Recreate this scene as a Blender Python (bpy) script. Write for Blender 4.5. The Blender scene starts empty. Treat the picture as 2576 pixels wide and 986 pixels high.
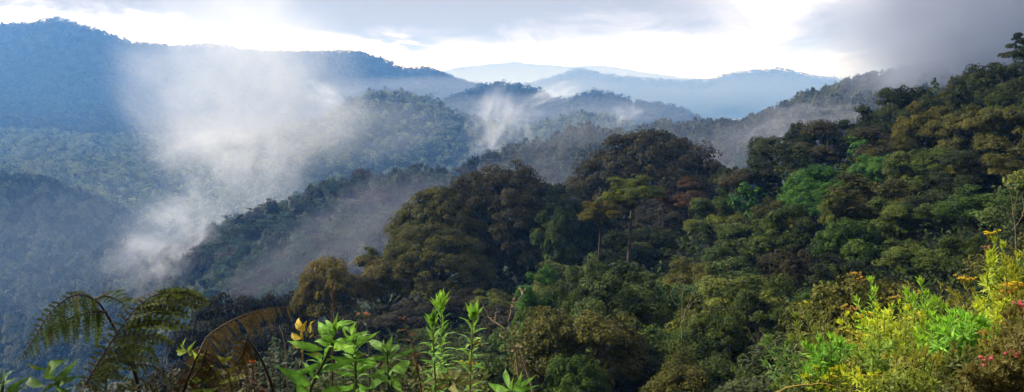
# Misty rainforest valley seen from a hillside: camera at the origin, heading +Y, metres.
import bpy, math, random
import numpy as np
from mathutils import Vector, Matrix

random.seed(7)
rng = np.random.default_rng(11)
scene = bpy.context.scene
COL = scene.collection
R = math.radians

# ------------------------------------------------------------------ camera and survey helpers
FPX, CX, CY, VH = 2022.0, 1288.0, 493.0, 200.0
PITCH = math.atan((CY - VH) / FPX)
SP, CP = math.sin(PITCH), math.cos(PITCH)

def ray(u, v):
    """bearing a = X/Y and slope e = Z/Y of a sight line"""
    x = (np.asarray(u, float) - CX) / FPX
    y = (CY - np.asarray(v, float)) / FPX
    dy = CP + y * SP
    return x / dy, (-SP + y * CP) / dy

def P(u, v, Y):
    a, e = ray(u, v)
    return Vector((float(a) * Y, Y, float(e) * Y))

def PX(x, y, z):
    d = y * CP - z * SP
    return CX + FPX * x / d, CY - FPX * (y * SP + z * CP) / d

cam_data = bpy.data.cameras.new('camera')
cam_data.sensor_width = 36.0
cam_data.lens = 36.0 * FPX / 2576.0
cam_data.clip_start = 0.05
cam_data.clip_end = 30000.0
cam = bpy.data.objects.new('camera', cam_data)
COL.objects.link(cam)
cam.rotation_euler = (math.pi / 2 - PITCH, 0, 0)
scene.camera = cam

# ------------------------------------------------------------------ materials
def new_mat(name):
    m = bpy.data.materials.new(name)
    m.use_nodes = True
    nt = m.node_tree
    nt.nodes.clear()
    return m, nt

def nd(nt, typ, **kw):
    n = nt.nodes.new(typ)
    for k, v in kw.items():
        if k.startswith('i_'):
            n.inputs[int(k[2:])].default_value = v
        else:
            setattr(n, k, v)
    return n

def leaf_material(name, transl=0.3, rough=0.55, spec=0.35, nscale=0.0, veins=False):
    """colour = object colour, varied leaf by leaf (the 'tint' attribute)"""
    m, nt = new_mat(name)
    out = nd(nt, 'ShaderNodeOutputMaterial')
    oi = nd(nt, 'ShaderNodeObjectInfo')
    at = nd(nt, 'ShaderNodeAttribute', attribute_name='tint')
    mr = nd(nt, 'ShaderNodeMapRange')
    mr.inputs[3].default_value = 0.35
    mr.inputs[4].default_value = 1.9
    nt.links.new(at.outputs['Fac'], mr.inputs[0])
    hs = nd(nt, 'ShaderNodeHueSaturation')
    mh = nd(nt, 'ShaderNodeMapRange')
    mh.inputs[3].default_value = 0.525
    mh.inputs[4].default_value = 0.475
    nt.links.new(at.outputs['Fac'], mh.inputs[0])
    nt.links.new(oi.outputs['Color'], hs.inputs['Color'])
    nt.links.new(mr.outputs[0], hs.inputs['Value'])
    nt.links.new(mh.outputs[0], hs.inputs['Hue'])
    colour = hs.outputs['Color']
    if nscale:
        tc = nd(nt, 'ShaderNodeTexCoord')
        nz = nd(nt, 'ShaderNodeTexNoise')
        nz.inputs['Scale'].default_value = nscale
        nz.inputs['Detail'].default_value = 3
        nt.links.new(tc.outputs['Object'], nz.inputs['Vector'])
        m2 = nd(nt, 'ShaderNodeMapRange')
        m2.inputs[1].default_value = 0.3
        m2.inputs[2].default_value = 0.7
        m2.inputs[3].default_value = 0.6
        m2.inputs[4].default_value = 1.35
        nt.links.new(nz.outputs['Fac'], m2.inputs[0])
        h2 = nd(nt, 'ShaderNodeHueSaturation')
        nt.links.new(colour, h2.inputs['Color'])
        nt.links.new(m2.outputs[0], h2.inputs['Value'])
        colour = h2.outputs['Color']
        n3 = nd(nt, 'ShaderNodeTexNoise')
        n3.inputs['Scale'].default_value = nscale * 0.45
        n3.inputs['Detail'].default_value = 4
        nt.links.new(tc.outputs['Object'], n3.inputs['Vector'])
        m3 = nd(nt, 'ShaderNodeMapRange')
        m3.inputs[1].default_value = 0.60
        m3.inputs[2].default_value = 0.72
        m3.inputs[4].default_value = 0.75
        nt.links.new(n3.outputs['Fac'], m3.inputs[0])
        mb = nd(nt, 'ShaderNodeMix', data_type='RGBA')
        nt.links.new(m3.outputs[0], mb.inputs[0])
        nt.links.new(colour, mb.inputs[6])
        mb.inputs[7].default_value = (0.16, 0.11, 0.03, 1)
        colour = mb.outputs[2]
    pb = nd(nt, 'ShaderNodeBsdfPrincipled')
    pb.inputs['Roughness'].default_value = rough
    pb.inputs['Specular IOR Level'].default_value = spec
    nt.links.new(colour, pb.inputs['Base Color'])
    tr = nd(nt, 'ShaderNodeBsdfTranslucent')
    nt.links.new(colour, tr.inputs['Color'])
    mx = nd(nt, 'ShaderNodeMixShader')
    mx.inputs[0].default_value = transl
    nt.links.new(pb.outputs[0], mx.inputs[1])
    nt.links.new(tr.outputs[0], mx.inputs[2])
    nt.links.new(mx.outputs[0], out.inputs['Surface'])
    return m

def noise_material(name, c1, c2, scale, rough=0.9, bump=0.0, detail=6):
    m, nt = new_mat(name)
    out = nd(nt, 'ShaderNodeOutputMaterial')
    tc = nd(nt, 'ShaderNodeTexCoord')
    nz = nd(nt, 'ShaderNodeTexNoise')
    nz.inputs['Scale'].default_value = scale
    nz.inputs['Detail'].default_value = detail
    nt.links.new(tc.outputs['Object'], nz.inputs['Vector'])
    cr = nd(nt, 'ShaderNodeValToRGB')
    cr.color_ramp.elements[0].position = 0.35
    cr.color_ramp.elements[0].color = (*c1, 1)
    cr.color_ramp.elements[1].position = 0.65
    cr.color_ramp.elements[1].color = (*c2, 1)
    nt.links.new(nz.outputs['Fac'], cr.inputs[0])
    pb = nd(nt, 'ShaderNodeBsdfPrincipled')
    pb.inputs['Roughness'].default_value = rough
    pb.inputs['Specular IOR Level'].default_value = 0.2
    nt.links.new(cr.outputs[0], pb.inputs['Base Color'])
    if bump:
        bp = nd(nt, 'ShaderNodeBump')
        bp.inputs['Strength'].default_value = bump
        nt.links.new(nz.outputs['Fac'], bp.inputs['Height'])
        nt.links.new(bp.outputs[0], pb.inputs['Normal'])
    nt.links.new(pb.outputs[0], out.inputs['Surface'])
    return m

M_LEAF = leaf_material('tree_leaf', 0.2, 0.6, 0.06)
M_FAR = leaf_material('far_leaf', 0.1, 0.8, 0.1)
M_BLADE = leaf_material('blade_leaf', 0.4, 0.55, 0.25, nscale=60.0)
M_PETAL = leaf_material('petal', 0.35, 0.7, 0.2)
M_BARK = noise_material('bark', (0.022, 0.017, 0.012), (0.075, 0.06, 0.045), 3.0, bump=0.4)
M_PALE = noise_material('pale_bark', (0.045, 0.036, 0.022), (0.15, 0.125, 0.08), 1.2, bump=0.3)
M_STEM = leaf_material('plant_stem', 0.1, 0.6, 0.3)
M_SOIL = noise_material('forest_floor', (0.006, 0.007, 0.004), (0.020, 0.020, 0.010), 0.15, bump=0.5)
M_HILL = noise_material('hill_cover', (0.018, 0.026, 0.012), (0.045, 0.055, 0.024), 0.03, bump=0.5)

# ------------------------------------------------------------------ mesh helpers
def mesh_np(name, V, faces, tint=None, mat=None, smooth=False):
    """faces: (n,4) or (n,3) int array, or a list of such arrays"""
    if not isinstance(faces, list):
        faces = [faces]
    faces = [f for f in faces if len(f)]
    V = np.asarray(V, np.float32)
    me = bpy.data.meshes.new(name)
    me.vertices.add(len(V))
    me.vertices.foreach_set('co', V.ravel())
    loops = np.concatenate([f.ravel() for f in faces]).astype(np.int32)
    totals = np.concatenate([np.full(len(f), f.shape[1], np.int32) for f in faces])
    starts = np.concatenate([[0], np.cumsum(totals)[:-1]]).astype(np.int32)
    me.loops.add(len(loops))
    me.loops.foreach_set('vertex_index', loops)
    me.polygons.add(len(totals))
    me.polygons.foreach_set('loop_start', starts)
    me.polygons.foreach_set('loop_total', totals)
    if smooth:
        me.polygons.foreach_set('use_smooth', np.ones(len(totals), bool))
    if tint is not None:
        at = me.attributes.new('tint', 'FLOAT', 'POINT')
        at.data.foreach_set('value', np.asarray(tint, np.float32))
    me.update()
    if mat:
        me.materials.append(mat)
    return me

def unit(v):
    return v / np.maximum(np.linalg.norm(v, axis=-1, keepdims=True), 1e-9)

def leaf_quads(C, N, L, W, g, spread=0.8):
    """diamond leaves at C facing N, returns V (4n,3) and F (n,4)"""
    n = len(C)
    nn = unit(N + spread * g.normal(size=(n, 3)))
    t = unit(np.cross(nn, g.normal(size=(n, 3))))
    b = np.cross(nn, t)
    L = np.broadcast_to(L, n)[:, None]
    W = np.broadcast_to(W, n)[:, None]
    droop = -0.18 * L * np.array([0, 0, 1.0])
    V = np.stack([C - t * L * .5, C + b * W * .5 - droop * .5, C + t * L * .5 + droop, C - b * W * .5 - droop * .5], 1).reshape(-1, 3)
    return V, np.arange(4 * n, dtype=np.int32).reshape(n, 4)

def sphere_dirs(n, g, zmin=-1.0):
    z = g.uniform(zmin, 1, n)
    ph = g.uniform(0, 2 * np.pi, n)
    r = np.sqrt(1 - z * z)
    return np.stack([r * np.cos(ph), r * np.sin(ph), z], 1)

def spaced_dirs(n, g, zmin):
    i = np.arange(n) + 0.5
    z = 1 - (1 - zmin) * i / n
    ph = i * 2.39996 + g.uniform(0, 6)
    d = np.stack([np.sqrt(np.maximum(0, 1 - z * z)) * np.cos(ph), np.sqrt(np.maximum(0, 1 - z * z)) * np.sin(ph), z], 1)
    return unit(d + g.normal(size=d.shape) * 0.9 / math.sqrt(n))

def crown_np(seed, kind, nclump, per, leaf, clump_r, spread=0.6):
    """crown in a unit cell: x, y in -1..1, z in 0..1; leaf sizes relative to the half width"""
    g = np.random.default_rng(seed)
    def lobed(LC, LR, flat_l, zmin):
        """clumps sit on the skins of the lobes LC (radii LR)"""
        wgt = LR ** 2 / np.sum(LR ** 2)
        li = g.choice(len(LC), nclump, p=wgt)
        d = sphere_dirs(nclump, g, zmin)
        return LC[li] + d * (LR[li] * g.uniform(0.72, 1.06, nclump))[:, None] * np.array([1, 1, flat_l]), g.normal(size=len(LC))[li]
    lobe_t, LC = 0.0, None
    if kind == 'dome':
        nl = 95
        d = spaced_dirs(nl, g, -0.12)
        az = np.arctan2(d[:, 1], d[:, 0])
        rr = g.uniform(0.78, 0.88, nl) * (1 + 0.03 * np.sin(3 * az + seed) + 0.03 * np.sin(5 * az + 2 * seed))
        LC = d * rr[:, None] * np.array([1, 1, 0.92])
        LC[:, 2] = np.maximum(LC[:, 2], 0) * 0.95 + 0.04
        C, lobe_t = lobed(LC, LR := g.uniform(0.12, 0.21, nl), 0.8, -0.3)
        cr = clump_r * g.uniform(0.6, 1.3, nclump)
        flat = 0.6
    elif kind == 'round':
        nl = 15
        d = spaced_dirs(nl, g, -0.8)
        LC = d * g.uniform(0.42, 0.72, nl)[:, None]
        LC[:, 2] = 0.5 + 0.46 * LC[:, 2]
        C, lobe_t = lobed(LC, LR := g.uniform(0.2, 0.36, nl), 0.5, -0.6)
        cr = clump_r * g.uniform(0.5, 1.3, nclump)
        flat = 0.7
    elif kind == 'loose':
        nl = 13
        d = spaced_dirs(nl, g, -0.8)
        LC = d * g.uniform(0.25, 0.85, nl)[:, None]
        LC[:, 2] = 0.5 + 0.5 * LC[:, 2]
        C, lobe_t = lobed(LC, LR := g.uniform(0.14, 0.36, nl), 0.45, -0.5)
        cr = clump_r * g.uniform(0.45, 1.35, nclump)
        flat = 0.6
    elif kind == 'layer':
        lay = g.integers(0, 4, nclump)
        zz = np.array([0.95, 0.72, 0.48, 0.22])[lay] + g.normal(size=nclump) * 0.03
        ext = np.array([0.55, 0.85, 0.95, 0.7])[lay]
        ph = g.uniform(0, 2 * np.pi, nclump)
        r = np.sqrt(g.uniform(0.02, 1, nclump)) * ext
        C = np.stack([r * np.cos(ph), r * np.sin(ph), zz - 0.10 * r], 1)
        cr = clump_r * g.uniform(0.6, 1.3, nclump)
        flat = 0.4
    else:                                   # cone
        zz = g.uniform(0, 1, nclump) ** 1.15
        r = (1 - zz) ** 0.75 * (0.8 + 0.2 * np.abs(np.sin(zz * 17 + seed))) * g.uniform(0.55, 1, nclump)
        ph = g.uniform(0, 2 * np.pi, nclump)
        C = np.stack([r * np.cos(ph), r * np.sin(ph), zz * 0.97 + 0.02], 1)
        cr = clump_r * g.uniform(0.6, 1.2, nclump) * (1.1 - 0.75 * zz)
        flat = 0.5
    mid = np.array([0, 0, 0.35])
    k = np.repeat(np.arange(nclump), per)
    ld = sphere_dirs(len(k), g, -0.45)
    rad = cr[k] * g.uniform(0.55, 1.05, len(k)) ** 0.5
    pos = C[k] + ld * rad[:, None] * np.array([1, 1, flat * (1.0 if kind == 'dome' else 0.6)])
    nrm = ld + 0.5 * unit(C[k] - mid) + np.array([0, 0, 0.5])
    ct = np.clip(0.5 + 0.14 * np.broadcast_to(lobe_t, nclump) + 0.17 * g.normal(size=nclump), 0.05, 0.95)[k]
    tint = np.clip(ct + g.normal(size=len(k)) * 0.16, 0, 1)
    L = leaf * g.uniform(0.7, 1.3, len(k))
    if LC is not None and per > 20:                 # inner leaf mass making a crown opaque; crown shade put into its darker tint
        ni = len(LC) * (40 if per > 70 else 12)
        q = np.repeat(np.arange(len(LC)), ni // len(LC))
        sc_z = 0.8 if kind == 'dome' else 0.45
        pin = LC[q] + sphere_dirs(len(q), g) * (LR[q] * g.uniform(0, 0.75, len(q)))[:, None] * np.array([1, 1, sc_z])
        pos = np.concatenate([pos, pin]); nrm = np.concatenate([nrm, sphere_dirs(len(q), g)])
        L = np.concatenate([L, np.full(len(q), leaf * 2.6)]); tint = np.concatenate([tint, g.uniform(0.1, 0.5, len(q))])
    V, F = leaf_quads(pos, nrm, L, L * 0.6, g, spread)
    pz = np.repeat(pos[:, 2], 4)
    V[:, 2] = pz + (V[:, 2] - pz) * (0.8 if kind == 'dome' else 0.5)
    V[:, 2] = np.maximum(V[:, 2], -0.05)
    return V, F, np.repeat(tint, 4), C

def tube_np(pts, rad, sides=6):
    pts = np.asarray(pts, float)
    n = len(pts)
    rad = np.broadcast_to(rad, n)
    T = np.gradient(pts, axis=0)
    T = unit(T)
    ref = np.array([0.31, 0.95, 0.07])
    A = unit(np.cross(T, ref))
    B = np.cross(T, A)
    an = np.linspace(0, 2 * np.pi, sides, endpoint=False)
    V = (pts[:, None] + rad[:, None, None] * (np.cos(an)[None, :, None] * A[:, None] + np.sin(an)[None, :, None] * B[:, None])).reshape(-1, 3)
    i = np.arange(n - 1)[:, None] * sides
    j = np.arange(sides)[None, :]
    j2 = (j + 1) % sides
    F = np.stack([i + j, i + j2, i + sides + j2, i + sides + j], -1).reshape(-1, 4).astype(np.int32)
    return V, F

class MB:
    """gathers tubes, blades and leaf clouds; build() links them as ONE mesh object"""
    def __init__(s):
        s.V, s.Q, s.T, s.n, s.tint = [], [], [], 0, []
    def add(s, V, F, tint=0.5):
        V = np.asarray(V, float)
        s.V.append(V)
        (s.Q if F.shape[1] == 4 else s.T).append(F + s.n)
        s.tint.append(np.broadcast_to(tint, len(V)).astype(float))
        s.n += len(V)
    def tube(s, pts, rad, sides=6, tint=0.5):
        s.add(*tube_np(pts, rad, sides), tint=tint)
    def mesh(s, name, mat, smooth=True):
        fs = []
        if s.Q: fs.append(np.concatenate(s.Q))
        if s.T: fs.append(np.concatenate(s.T))
        return mesh_np(name, np.concatenate(s.V), fs, np.concatenate(s.tint), mat, smooth)
    def build(s, name, mat, parent=None, color=None, smooth=True):
        return link(name, s.mesh(name, mat, smooth), parent, color)

def link(name, me, parent=None, color=None):
    o = bpy.data.objects.new(name, me)
    COL.objects.link(o)
    if parent: o.parent = parent
    if color: o.color = (*color, 1)
    return o

def tag(o, label=None, cat=None, group=None, kind=None):
    if label: o['label'] = label
    if cat: o['category'] = cat
    if group: o['group'] = group
    if kind: o['kind'] = kind
    return o

def empty(name, loc, label, cat, group=None, rz=0.0):
    o = bpy.data.objects.new(name, None)
    COL.objects.link(o)
    o.location = loc
    o.rotation_euler = (0, 0, rz)
    o.empty_display_size = 0.3
    return tag(o, label, cat, group)

# ------------------------------------------------------------------ terrain: crest and valley lines of the valley, near to far
# each line: points (u, v, Y) of the canopy or (u, ('z', height), Y) of bare ground, and the height of the trees on it
Z = lambda z: ('z', z)
LINES = [
 ([(0, Z(-1.7), .5), (2576, Z(-1.65), .5)], 0),
 ([(0, Z(-3.4), 5), (1288, Z(-3.3), 5), (1800, Z(-3.0), 5), (2200, Z(-2.5), 5), (2576, Z(-2.2), 5)], 0),
 ([(0, Z(-13), 16), (1288, Z(-11), 16), (1900, Z(-9.5), 16), (2576, Z(-7), 16)], 0),
 ([(0, Z(-30), 34), (450, Z(-28), 34), (1000, Z(-23), 34), (1400, Z(-20), 34), (1900, Z(-17.5), 34), (2576, Z(-12), 34)], 0),
 ([(0, Z(-62), 65), (450, Z(-46), 65), (740, Z(-31), 65), (1400, Z(-26), 65), (1900, Z(-20), 65), (2300, Z(-13.5), 65), (2576, Z(-10), 65)], 0),
 ([(0, Z(-100), 112), (300, Z(-78), 112), (470, Z(-48), 112), (700, Z(-41), 112), (1000, Z(-33), 122), (1300, Z(-31), 125), (1650, Z(-25), 135),
   (1850, Z(-19), 112), (2000, Z(-14), 104), (2250, Z(-9.5), 100), (2450, Z(-6.0), 96), (2576, Z(-3.0), 96)], 0),
 ([(0, Z(-150), 220), (700, Z(-118), 220), (1300, Z(-95), 220), (2000, Z(-62), 220), (2576, Z(-40), 220)], 0),
 ([(-300, 1250, 400), (0, 1120, 400), (200, 930, 400), (330, 765, 400), (440, 650, 400), (550, 566, 400), (640, 525, 405), (760, 478, 410), (860, 442, 415), (1000, 422, 425), (1150, 412, 435),
   (1220, 372, 470), (1290, 345, 485), (1480, 304, 510), (1600, 313, 530), (1680, 300, 580), (1780, 294, 600), (1850, 292, 610), (1900, 272, 620), (2050, 214, 630),
   (2180, 182, 640), (2300, 156, 640), (2480, 116, 640), (2576, 100, 640), (2900, 60, 640)], 14),
 ([(-300, 420, 740), (0, 437, 740), (100, 442, 740), (200, 472, 740), (300, 524, 740), (400, 600, 740), (550, Z(-165), 740), (1300, Z(-160), 760), (2000, Z(-110), 800), (2576, Z(-60), 800)], 14),
 ([(-300, Z(-120), 950), (0, Z(-125), 950), (500, Z(-155), 950), (1300, Z(-160), 950), (2000, Z(-140), 980), (2576, Z(-110), 980)], 0),
 ([(-300, 350, 1250), (0, 395, 1250), (250, 380, 1250), (420, 400, 1250), (600, 345, 1250), (720, 318, 1250), (800, 290, 1250), (870, 248, 1250), (930, 226, 1250), (990, 218, 1250), (1080, 240, 1250),
   (1130, 264, 1250), (1220, 302, 1250), (1300, 330, 1250), (1400, 288, 1250), (1480, 274, 1250), (1560, 286, 1250), (1660, 330, 1250), (1800, 370, 1250), (2300, 360, 1250), (2900, 360, 1250)], 14),
 ([(-300, Z(-90), 1550), (0, Z(-115), 1550), (500, Z(-130), 1550), (1300, Z(-130), 1550), (2900, Z(-130), 1550)], 0),
 ([(-300, 240, 1900), (0, 290, 1900), (400, 310, 1900), (700, 290, 1900), (900, 320, 1900), (1000, 300, 1900), (1100, 258, 1900), (1150, 235, 1900), (1230, 210, 1900), (1310, 210, 1900), (1350, 224, 1900), (1400, 248, 1900),
   (1440, 242, 1900), (1500, 226, 1900), (1590, 247, 1900), (1710, 274, 1900), (1850, 330, 1900), (2100, 380, 1900), (2900, 380, 1900)], 14),
 ([(-300, Z(40), 2250), (0, Z(-30), 2250), (500, Z(-110), 2250), (1300, Z(-130), 2250), (2900, Z(-150), 2250)], 0),
 ([(-300, 70, 2700), (0, 55, 2700), (60, 51, 2700), (140, 43, 2700), (220, 65, 2700), (330, 99, 2700), (430, 110, 2700), (500, 105, 2700), (560, 111, 2700), (700, 123, 2700), (800, 127, 2700), (900, 125, 2700), (960, 144, 2700),
   (1020, 168, 2700), (1080, 168, 2700), (1130, 188, 2700), (1220, 210, 2700), (1300, 250, 2700), (1500, 330, 2700), (2900, 330, 2700)], 14),
 ([(-300, Z(-120), 3500), (2900, Z(-200), 3500)], 0),
 ([(-300, 230, 4500), (1000, 235, 4500), (1250, 225, 4500), (1350, 205, 4500), (1460, 172, 4500), (1560, 190, 4500), (1600, 196, 4500), (1780, 202, 4500), (1850, 178, 4500), (1960, 170, 4500), (2050, 188, 4500), (2200, 210, 4500), (2900, 230, 4500)], 12),
 ([(-300, Z(-150), 5200), (2900, Z(-150), 5200)], 0),
 ([(-300, 225, 6500), (900, 205, 6500), (1100, 180, 6500), (1140, 168, 6500), (1230, 157, 6500), (1300, 151, 6500), (1390, 160, 6500), (1440, 165, 6500), (1480, 160, 6500), (1560, 165, 6500), (1650, 182, 6500), (1780, 198, 6500), (1900, 215, 6500), (2900, 230, 6500)], 12),
 ([(-300, Z(-200), 7600), (2900, Z(-200), 7600)], 0),
 ([(-300, Z(-230), 9000), (2900, Z(-230), 9000)], 0),
]
A_GRID = np.linspace(-1.0, 1.0, 1201)
KY, KZ = [], []
for pts, h in LINES:
    aa, yy, zz = [], [], []
    for (u, v, Y) in pts:
        if isinstance(v, tuple):
            a, _ = ray(u, 600.0); z = v[1]
        else:
            a, e = ray(u, v); z = float(e) * Y - h
        aa.append(float(a)); yy.append(Y); zz.append(z)
    KY.append(np.interp(A_GRID, aa, yy)); KZ.append(np.interp(A_GRID, aa, zz))
KY, KZ = np.array(KY), np.array(KZ)

def fbm(x, y, seed=0):
    s = 0.0
    for k, (f, w) in enumerate(((1, 1.0), (2.1, .5), (4.3, .27), (8.7, .14))):
        ph = seed * 1.7 + k * 2.3
        s = s + w * (np.sin(x * f + ph + 1.3 * np.sin(y * f * .7 + ph)) * np.cos(y * f * .9 - ph * .6 + 1.1 * np.sin(x * f * .6)))
    return s

def terrain_z(X, Y):
    X = np.asarray(X, float); Y = np.asarray(Y, float)
    shp = np.broadcast(X, Y).shape
    X = np.broadcast_to(X, shp).ravel(); Y = np.maximum(np.broadcast_to(Y, shp).ravel(), 0.2)
    a = np.clip(X / Y, -1, 1)
    p = (a + 1) / 2 * (len(A_GRID) - 1)
    i = np.clip(p.astype(int), 0, len(A_GRID) - 2); f = p - i
    ky = KY[:, i] * (1 - f) + KY[:, i + 1] * f
    kz = KZ[:, i] * (1 - f) + KZ[:, i + 1] * f
    z = kz[0].copy()
    for k in range(len(LINES) - 1):
        t = (Y - ky[k]) / (ky[k + 1] - ky[k])
        m = (t >= 0)
        tc = np.clip(t, 0, 1)
        s = 0.45 * tc + 0.55 * tc * tc * (3 - 2 * tc)
        z = np.where(m, kz[k] * (1 - s) + kz[k + 1] * s, z)
    amp = np.clip((Y - 130) / 300, 0, 1) * np.minimum(Y * 0.004, 5.0)
    z = z + amp * fbm(X / 60.0, Y / 75.0)
    return z.reshape(shp)

def terrain_piece(name, y0, y1, ny, na, label, mat, amax=0.98):
    ys = np.geomspace(y0, y1, ny)
    aa = np.linspace(-amax, amax, na)
    A, Yg = np.meshgrid(aa, ys)
    X = A * Yg
    V = np.stack([X, Yg, terrain_z(X, Yg)], -1).reshape(-1, 3)
    i = np.arange(ny - 1)[:, None] * na + np.arange(na - 1)[None]
    F = np.stack([i, i + 1, i + na + 1, i + na], -1).reshape(-1, 4).astype(np.int32)
    o = link(name, mesh_np(name, V, F, None, mat, True))
    return tag(o, label, 'ground' if mat is M_SOIL else 'hill', kind='structure')

terrain_piece('ground', 0.3, 220.0, 150, 160, 'dark forest floor of the slope dropping away below the camera', M_SOIL)
def slope_behind():
    """the rest of the hillside: round the sides and rising steeply behind the camera"""
    xs = np.linspace(-260, 300, 113); ys = np.linspace(-150, 210, 121)
    X, Yg = np.meshgrid(xs, ys)
    Zg = terrain_z(X, np.maximum(Yg, 0.6)) + np.where(Yg < -3, (-3 - Yg) * 0.78, 0)
    Zg = Zg + np.where(Yg < -3, 1.5 * fbm(X / 14, Yg / 14, 5), 0) - np.where((Yg > 0) & (np.abs(X) < 0.98 * Yg), 0.4, 0.02)
    V = np.stack([X, Yg, Zg], -1).reshape(-1, 3)
    na = len(xs)
    i = np.arange(len(ys) - 1)[:, None] * na + np.arange(na - 1)[None]
    cx_, cy_ = (X[:-1, :-1] + X[1:, 1:]) / 2, (Yg[:-1, :-1] + Yg[1:, 1:]) / 2
    keep = (np.abs(cx_) > 0.94 * cy_ - 3)
    F = np.stack([i, i + 1, i + na + 1, i + na], -1)[keep].reshape(-1, 4).astype(np.int32)
    o = link('slope', mesh_np('slope', V, F, None, M_SOIL, True))
    tag(o, 'dark hillside rising behind and beside the viewpoint', 'ground', kind='structure')

slope_behind()
terrain_piece('hillside', 220.0, 950.0, 120, 260, 'misty middle ridge climbing to the right behind the domed trees', M_HILL)
terrain_piece('hills', 950.0, 2250.0, 120, 320, 'blue rounded forest hills in the middle of the valley', M_HILL)
terrain_piece('mountain', 2250.0, 3500.0, 80, 360, 'long blue mountain ridge falling from the left', M_HILL)
terrain_piece('distant_hills', 3500.0, 9000.0, 90, 400, 'pale hills on the horizon under the white sky', M_HILL)
# ------------------------------------------------------------------ light and air levels
SKY_WHITE = (46, 46, 46)
SKY_GREY = (3.5, 3.25, 3.5)
SUN_E = 4.0
HAZE_COL = (0.15, 0.41, 1.0)
HAZE_D = 2.2e-4
EXPO = 0.78
# banks of grey cloud: u, v, radius u, radius v, amount
CLOUDS = [
 (120, 0, 320, 30, 1.3), (560, 34, 190, 62, 1.35), (900, 14, 300, 54, 1.4), (1250, 4, 420, 68, 1.45), (1250, 75, 330, 34, 0.5), (1750, 70, 260, 40, 0.35),
 (1640, 20, 260, 58, 1.0), (2520, 60, 360, 170, 1.9), (1060, 108, 50, 22, 1.0), (1300, 112, 190, 20, 0.75), (1720, 127, 330, 12, 0.55), (1400, 85, 200, 30, 0.5),
]
# ------------------------------------------------------------------ tree kit: crowns and trunks shared by many trees
def crown_mesh(name, *a, mat=None):
    V, F, t, C = crown_np(*a)
    me = mesh_np(name, V, F, t, mat or M_LEAF)
    return me, C

def trunk_shape(C, seed, limbs=9, r0=0.045, lean=0.04):
    """unit trunk: z -1 (root) to 0 (crown base); limbs reach the clump centres C above it"""
    g = np.random.default_rng(seed)
    m = MB()
    n = 7
    zz = np.linspace(-1, 0.0, n)
    pts = np.stack([lean * np.sin(zz * 3 + seed), lean * np.cos(zz * 4 + seed) - lean, zz], 1)
    m.tube(pts, np.linspace(r0 * 1.5, r0, n), 7, 0.5)
    nst = m.n
    top = pts[-1]
    idx = g.choice(len(C), min(limbs, len(C)), replace=False)
    for i in idx:
        e = C[i] * np.array([0.92, 0.92, 1.0])
        s = top + np.array([0, 0, g.uniform(0, 0.06)])
        mid = (s * 0.55 + e * 0.45) + np.array([0, 0, 0.06]) + g.normal(size=3) * 0.04
        ts = np.linspace(0, 1, 5)[:, None]
        q = (1 - ts) ** 2 * s + 2 * ts * (1 - ts) * mid + ts ** 2 * e
        m.tube(q, np.linspace(r0 * 0.6, r0 * 0.12, 5), 5, 0.5)
    return np.concatenate(m.V), np.concatenate(m.Q), nst

KIT = {}
def kit(kind, n, *a, limbs=9, r0=0.045, mat=None, bark=None):
    L = []
    for i in range(n):
        s = 100 * len(KIT) + i * 7 + 3
        shape, nclump, per, leaf, cr = a
        cm, C = crown_mesh('crown_' + kind, s, shape, nclump, per, leaf, cr, mat=mat)
        L.append((cm, trunk_shape(C, s, limbs, r0)))
    KIT[kind] = L

#    kind      variants shape   clumps per-clump leaf  clump radius
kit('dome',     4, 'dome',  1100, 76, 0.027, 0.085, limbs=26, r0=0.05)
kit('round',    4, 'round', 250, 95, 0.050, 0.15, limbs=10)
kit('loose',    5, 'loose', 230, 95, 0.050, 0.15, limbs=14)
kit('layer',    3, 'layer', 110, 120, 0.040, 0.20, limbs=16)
kit('cone',     3, 'cone',  130, 110, 0.042, 0.20, limbs=8)
kit('big',      2, 'loose', 34,  26,  0.16,  0.28, limbs=8)
kit('far',      6, 'loose', 70, 40,  0.080, 0.2, limbs=8, r0=0.05)
kit('farround', 4, 'dome',  60,  50,  0.075, 0.24, limbs=8, r0=0.05)
kit('farlayer', 3, 'layer', 40,  50,  0.085, 0.26, limbs=10, r0=0.05)

def tree(name, kind, X, Y, ztop, w, c0, color, label, cat='tree', group=None, var=None, bark=None, zbase=None, rz=None, wy=None):
    zb = float(terrain_z(X, Y)) - 0.15 if zbase is None else zbase
    H = max(ztop - zb, 1.0)
    if isinstance(c0, tuple):                       # crown depth given in metres
        hc = min(c0[0], H * 0.97)
    else:
        hc = H * (1 - c0)
    v = random.randrange(len(KIT[kind])) if var is None else var
    cm, tm = KIT[kind][v % len(KIT[kind])]
    rz = random.uniform(0, 6.28) if rz is None else rz
    o = empty(name, (X, Y, zb), label, cat, group, rz)
    cr = link('crown', cm, o, color)
    cr.location = (0, 0, H - hc)
    cr.scale = (w / 2, (wy or w) / 2, hc)
    TV, TF, nst = tm
    V = TV * np.array([w / 2, (wy or w) / 2, hc])
    V[:nst, 2] = TV[:nst, 2] * (H - hc)
    tr = link('trunk', mesh_np('trunk', V, TF, None, bark or M_BARK, True), o)
    tr.location = (0, 0, H - hc)
    return o

OCC = []   # crowns of the near trees in the picture, to keep fillers from burying them
def near(kind, u, v, w, Y, color, label, c0=0.35, name='broadleaf_tree', cat='tree', group=None, var=None, wy=None, rz=None, bark=None):
    p = P(u, v, Y)
    wm = w / FPX * Y
    OCC.append((u, v, w, Y))
    return tree(name, kind, p.x, p.y, p.z, wm, c0, color, label, cat, group, var, rz=rz, wy=wy, bark=bark)

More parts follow.
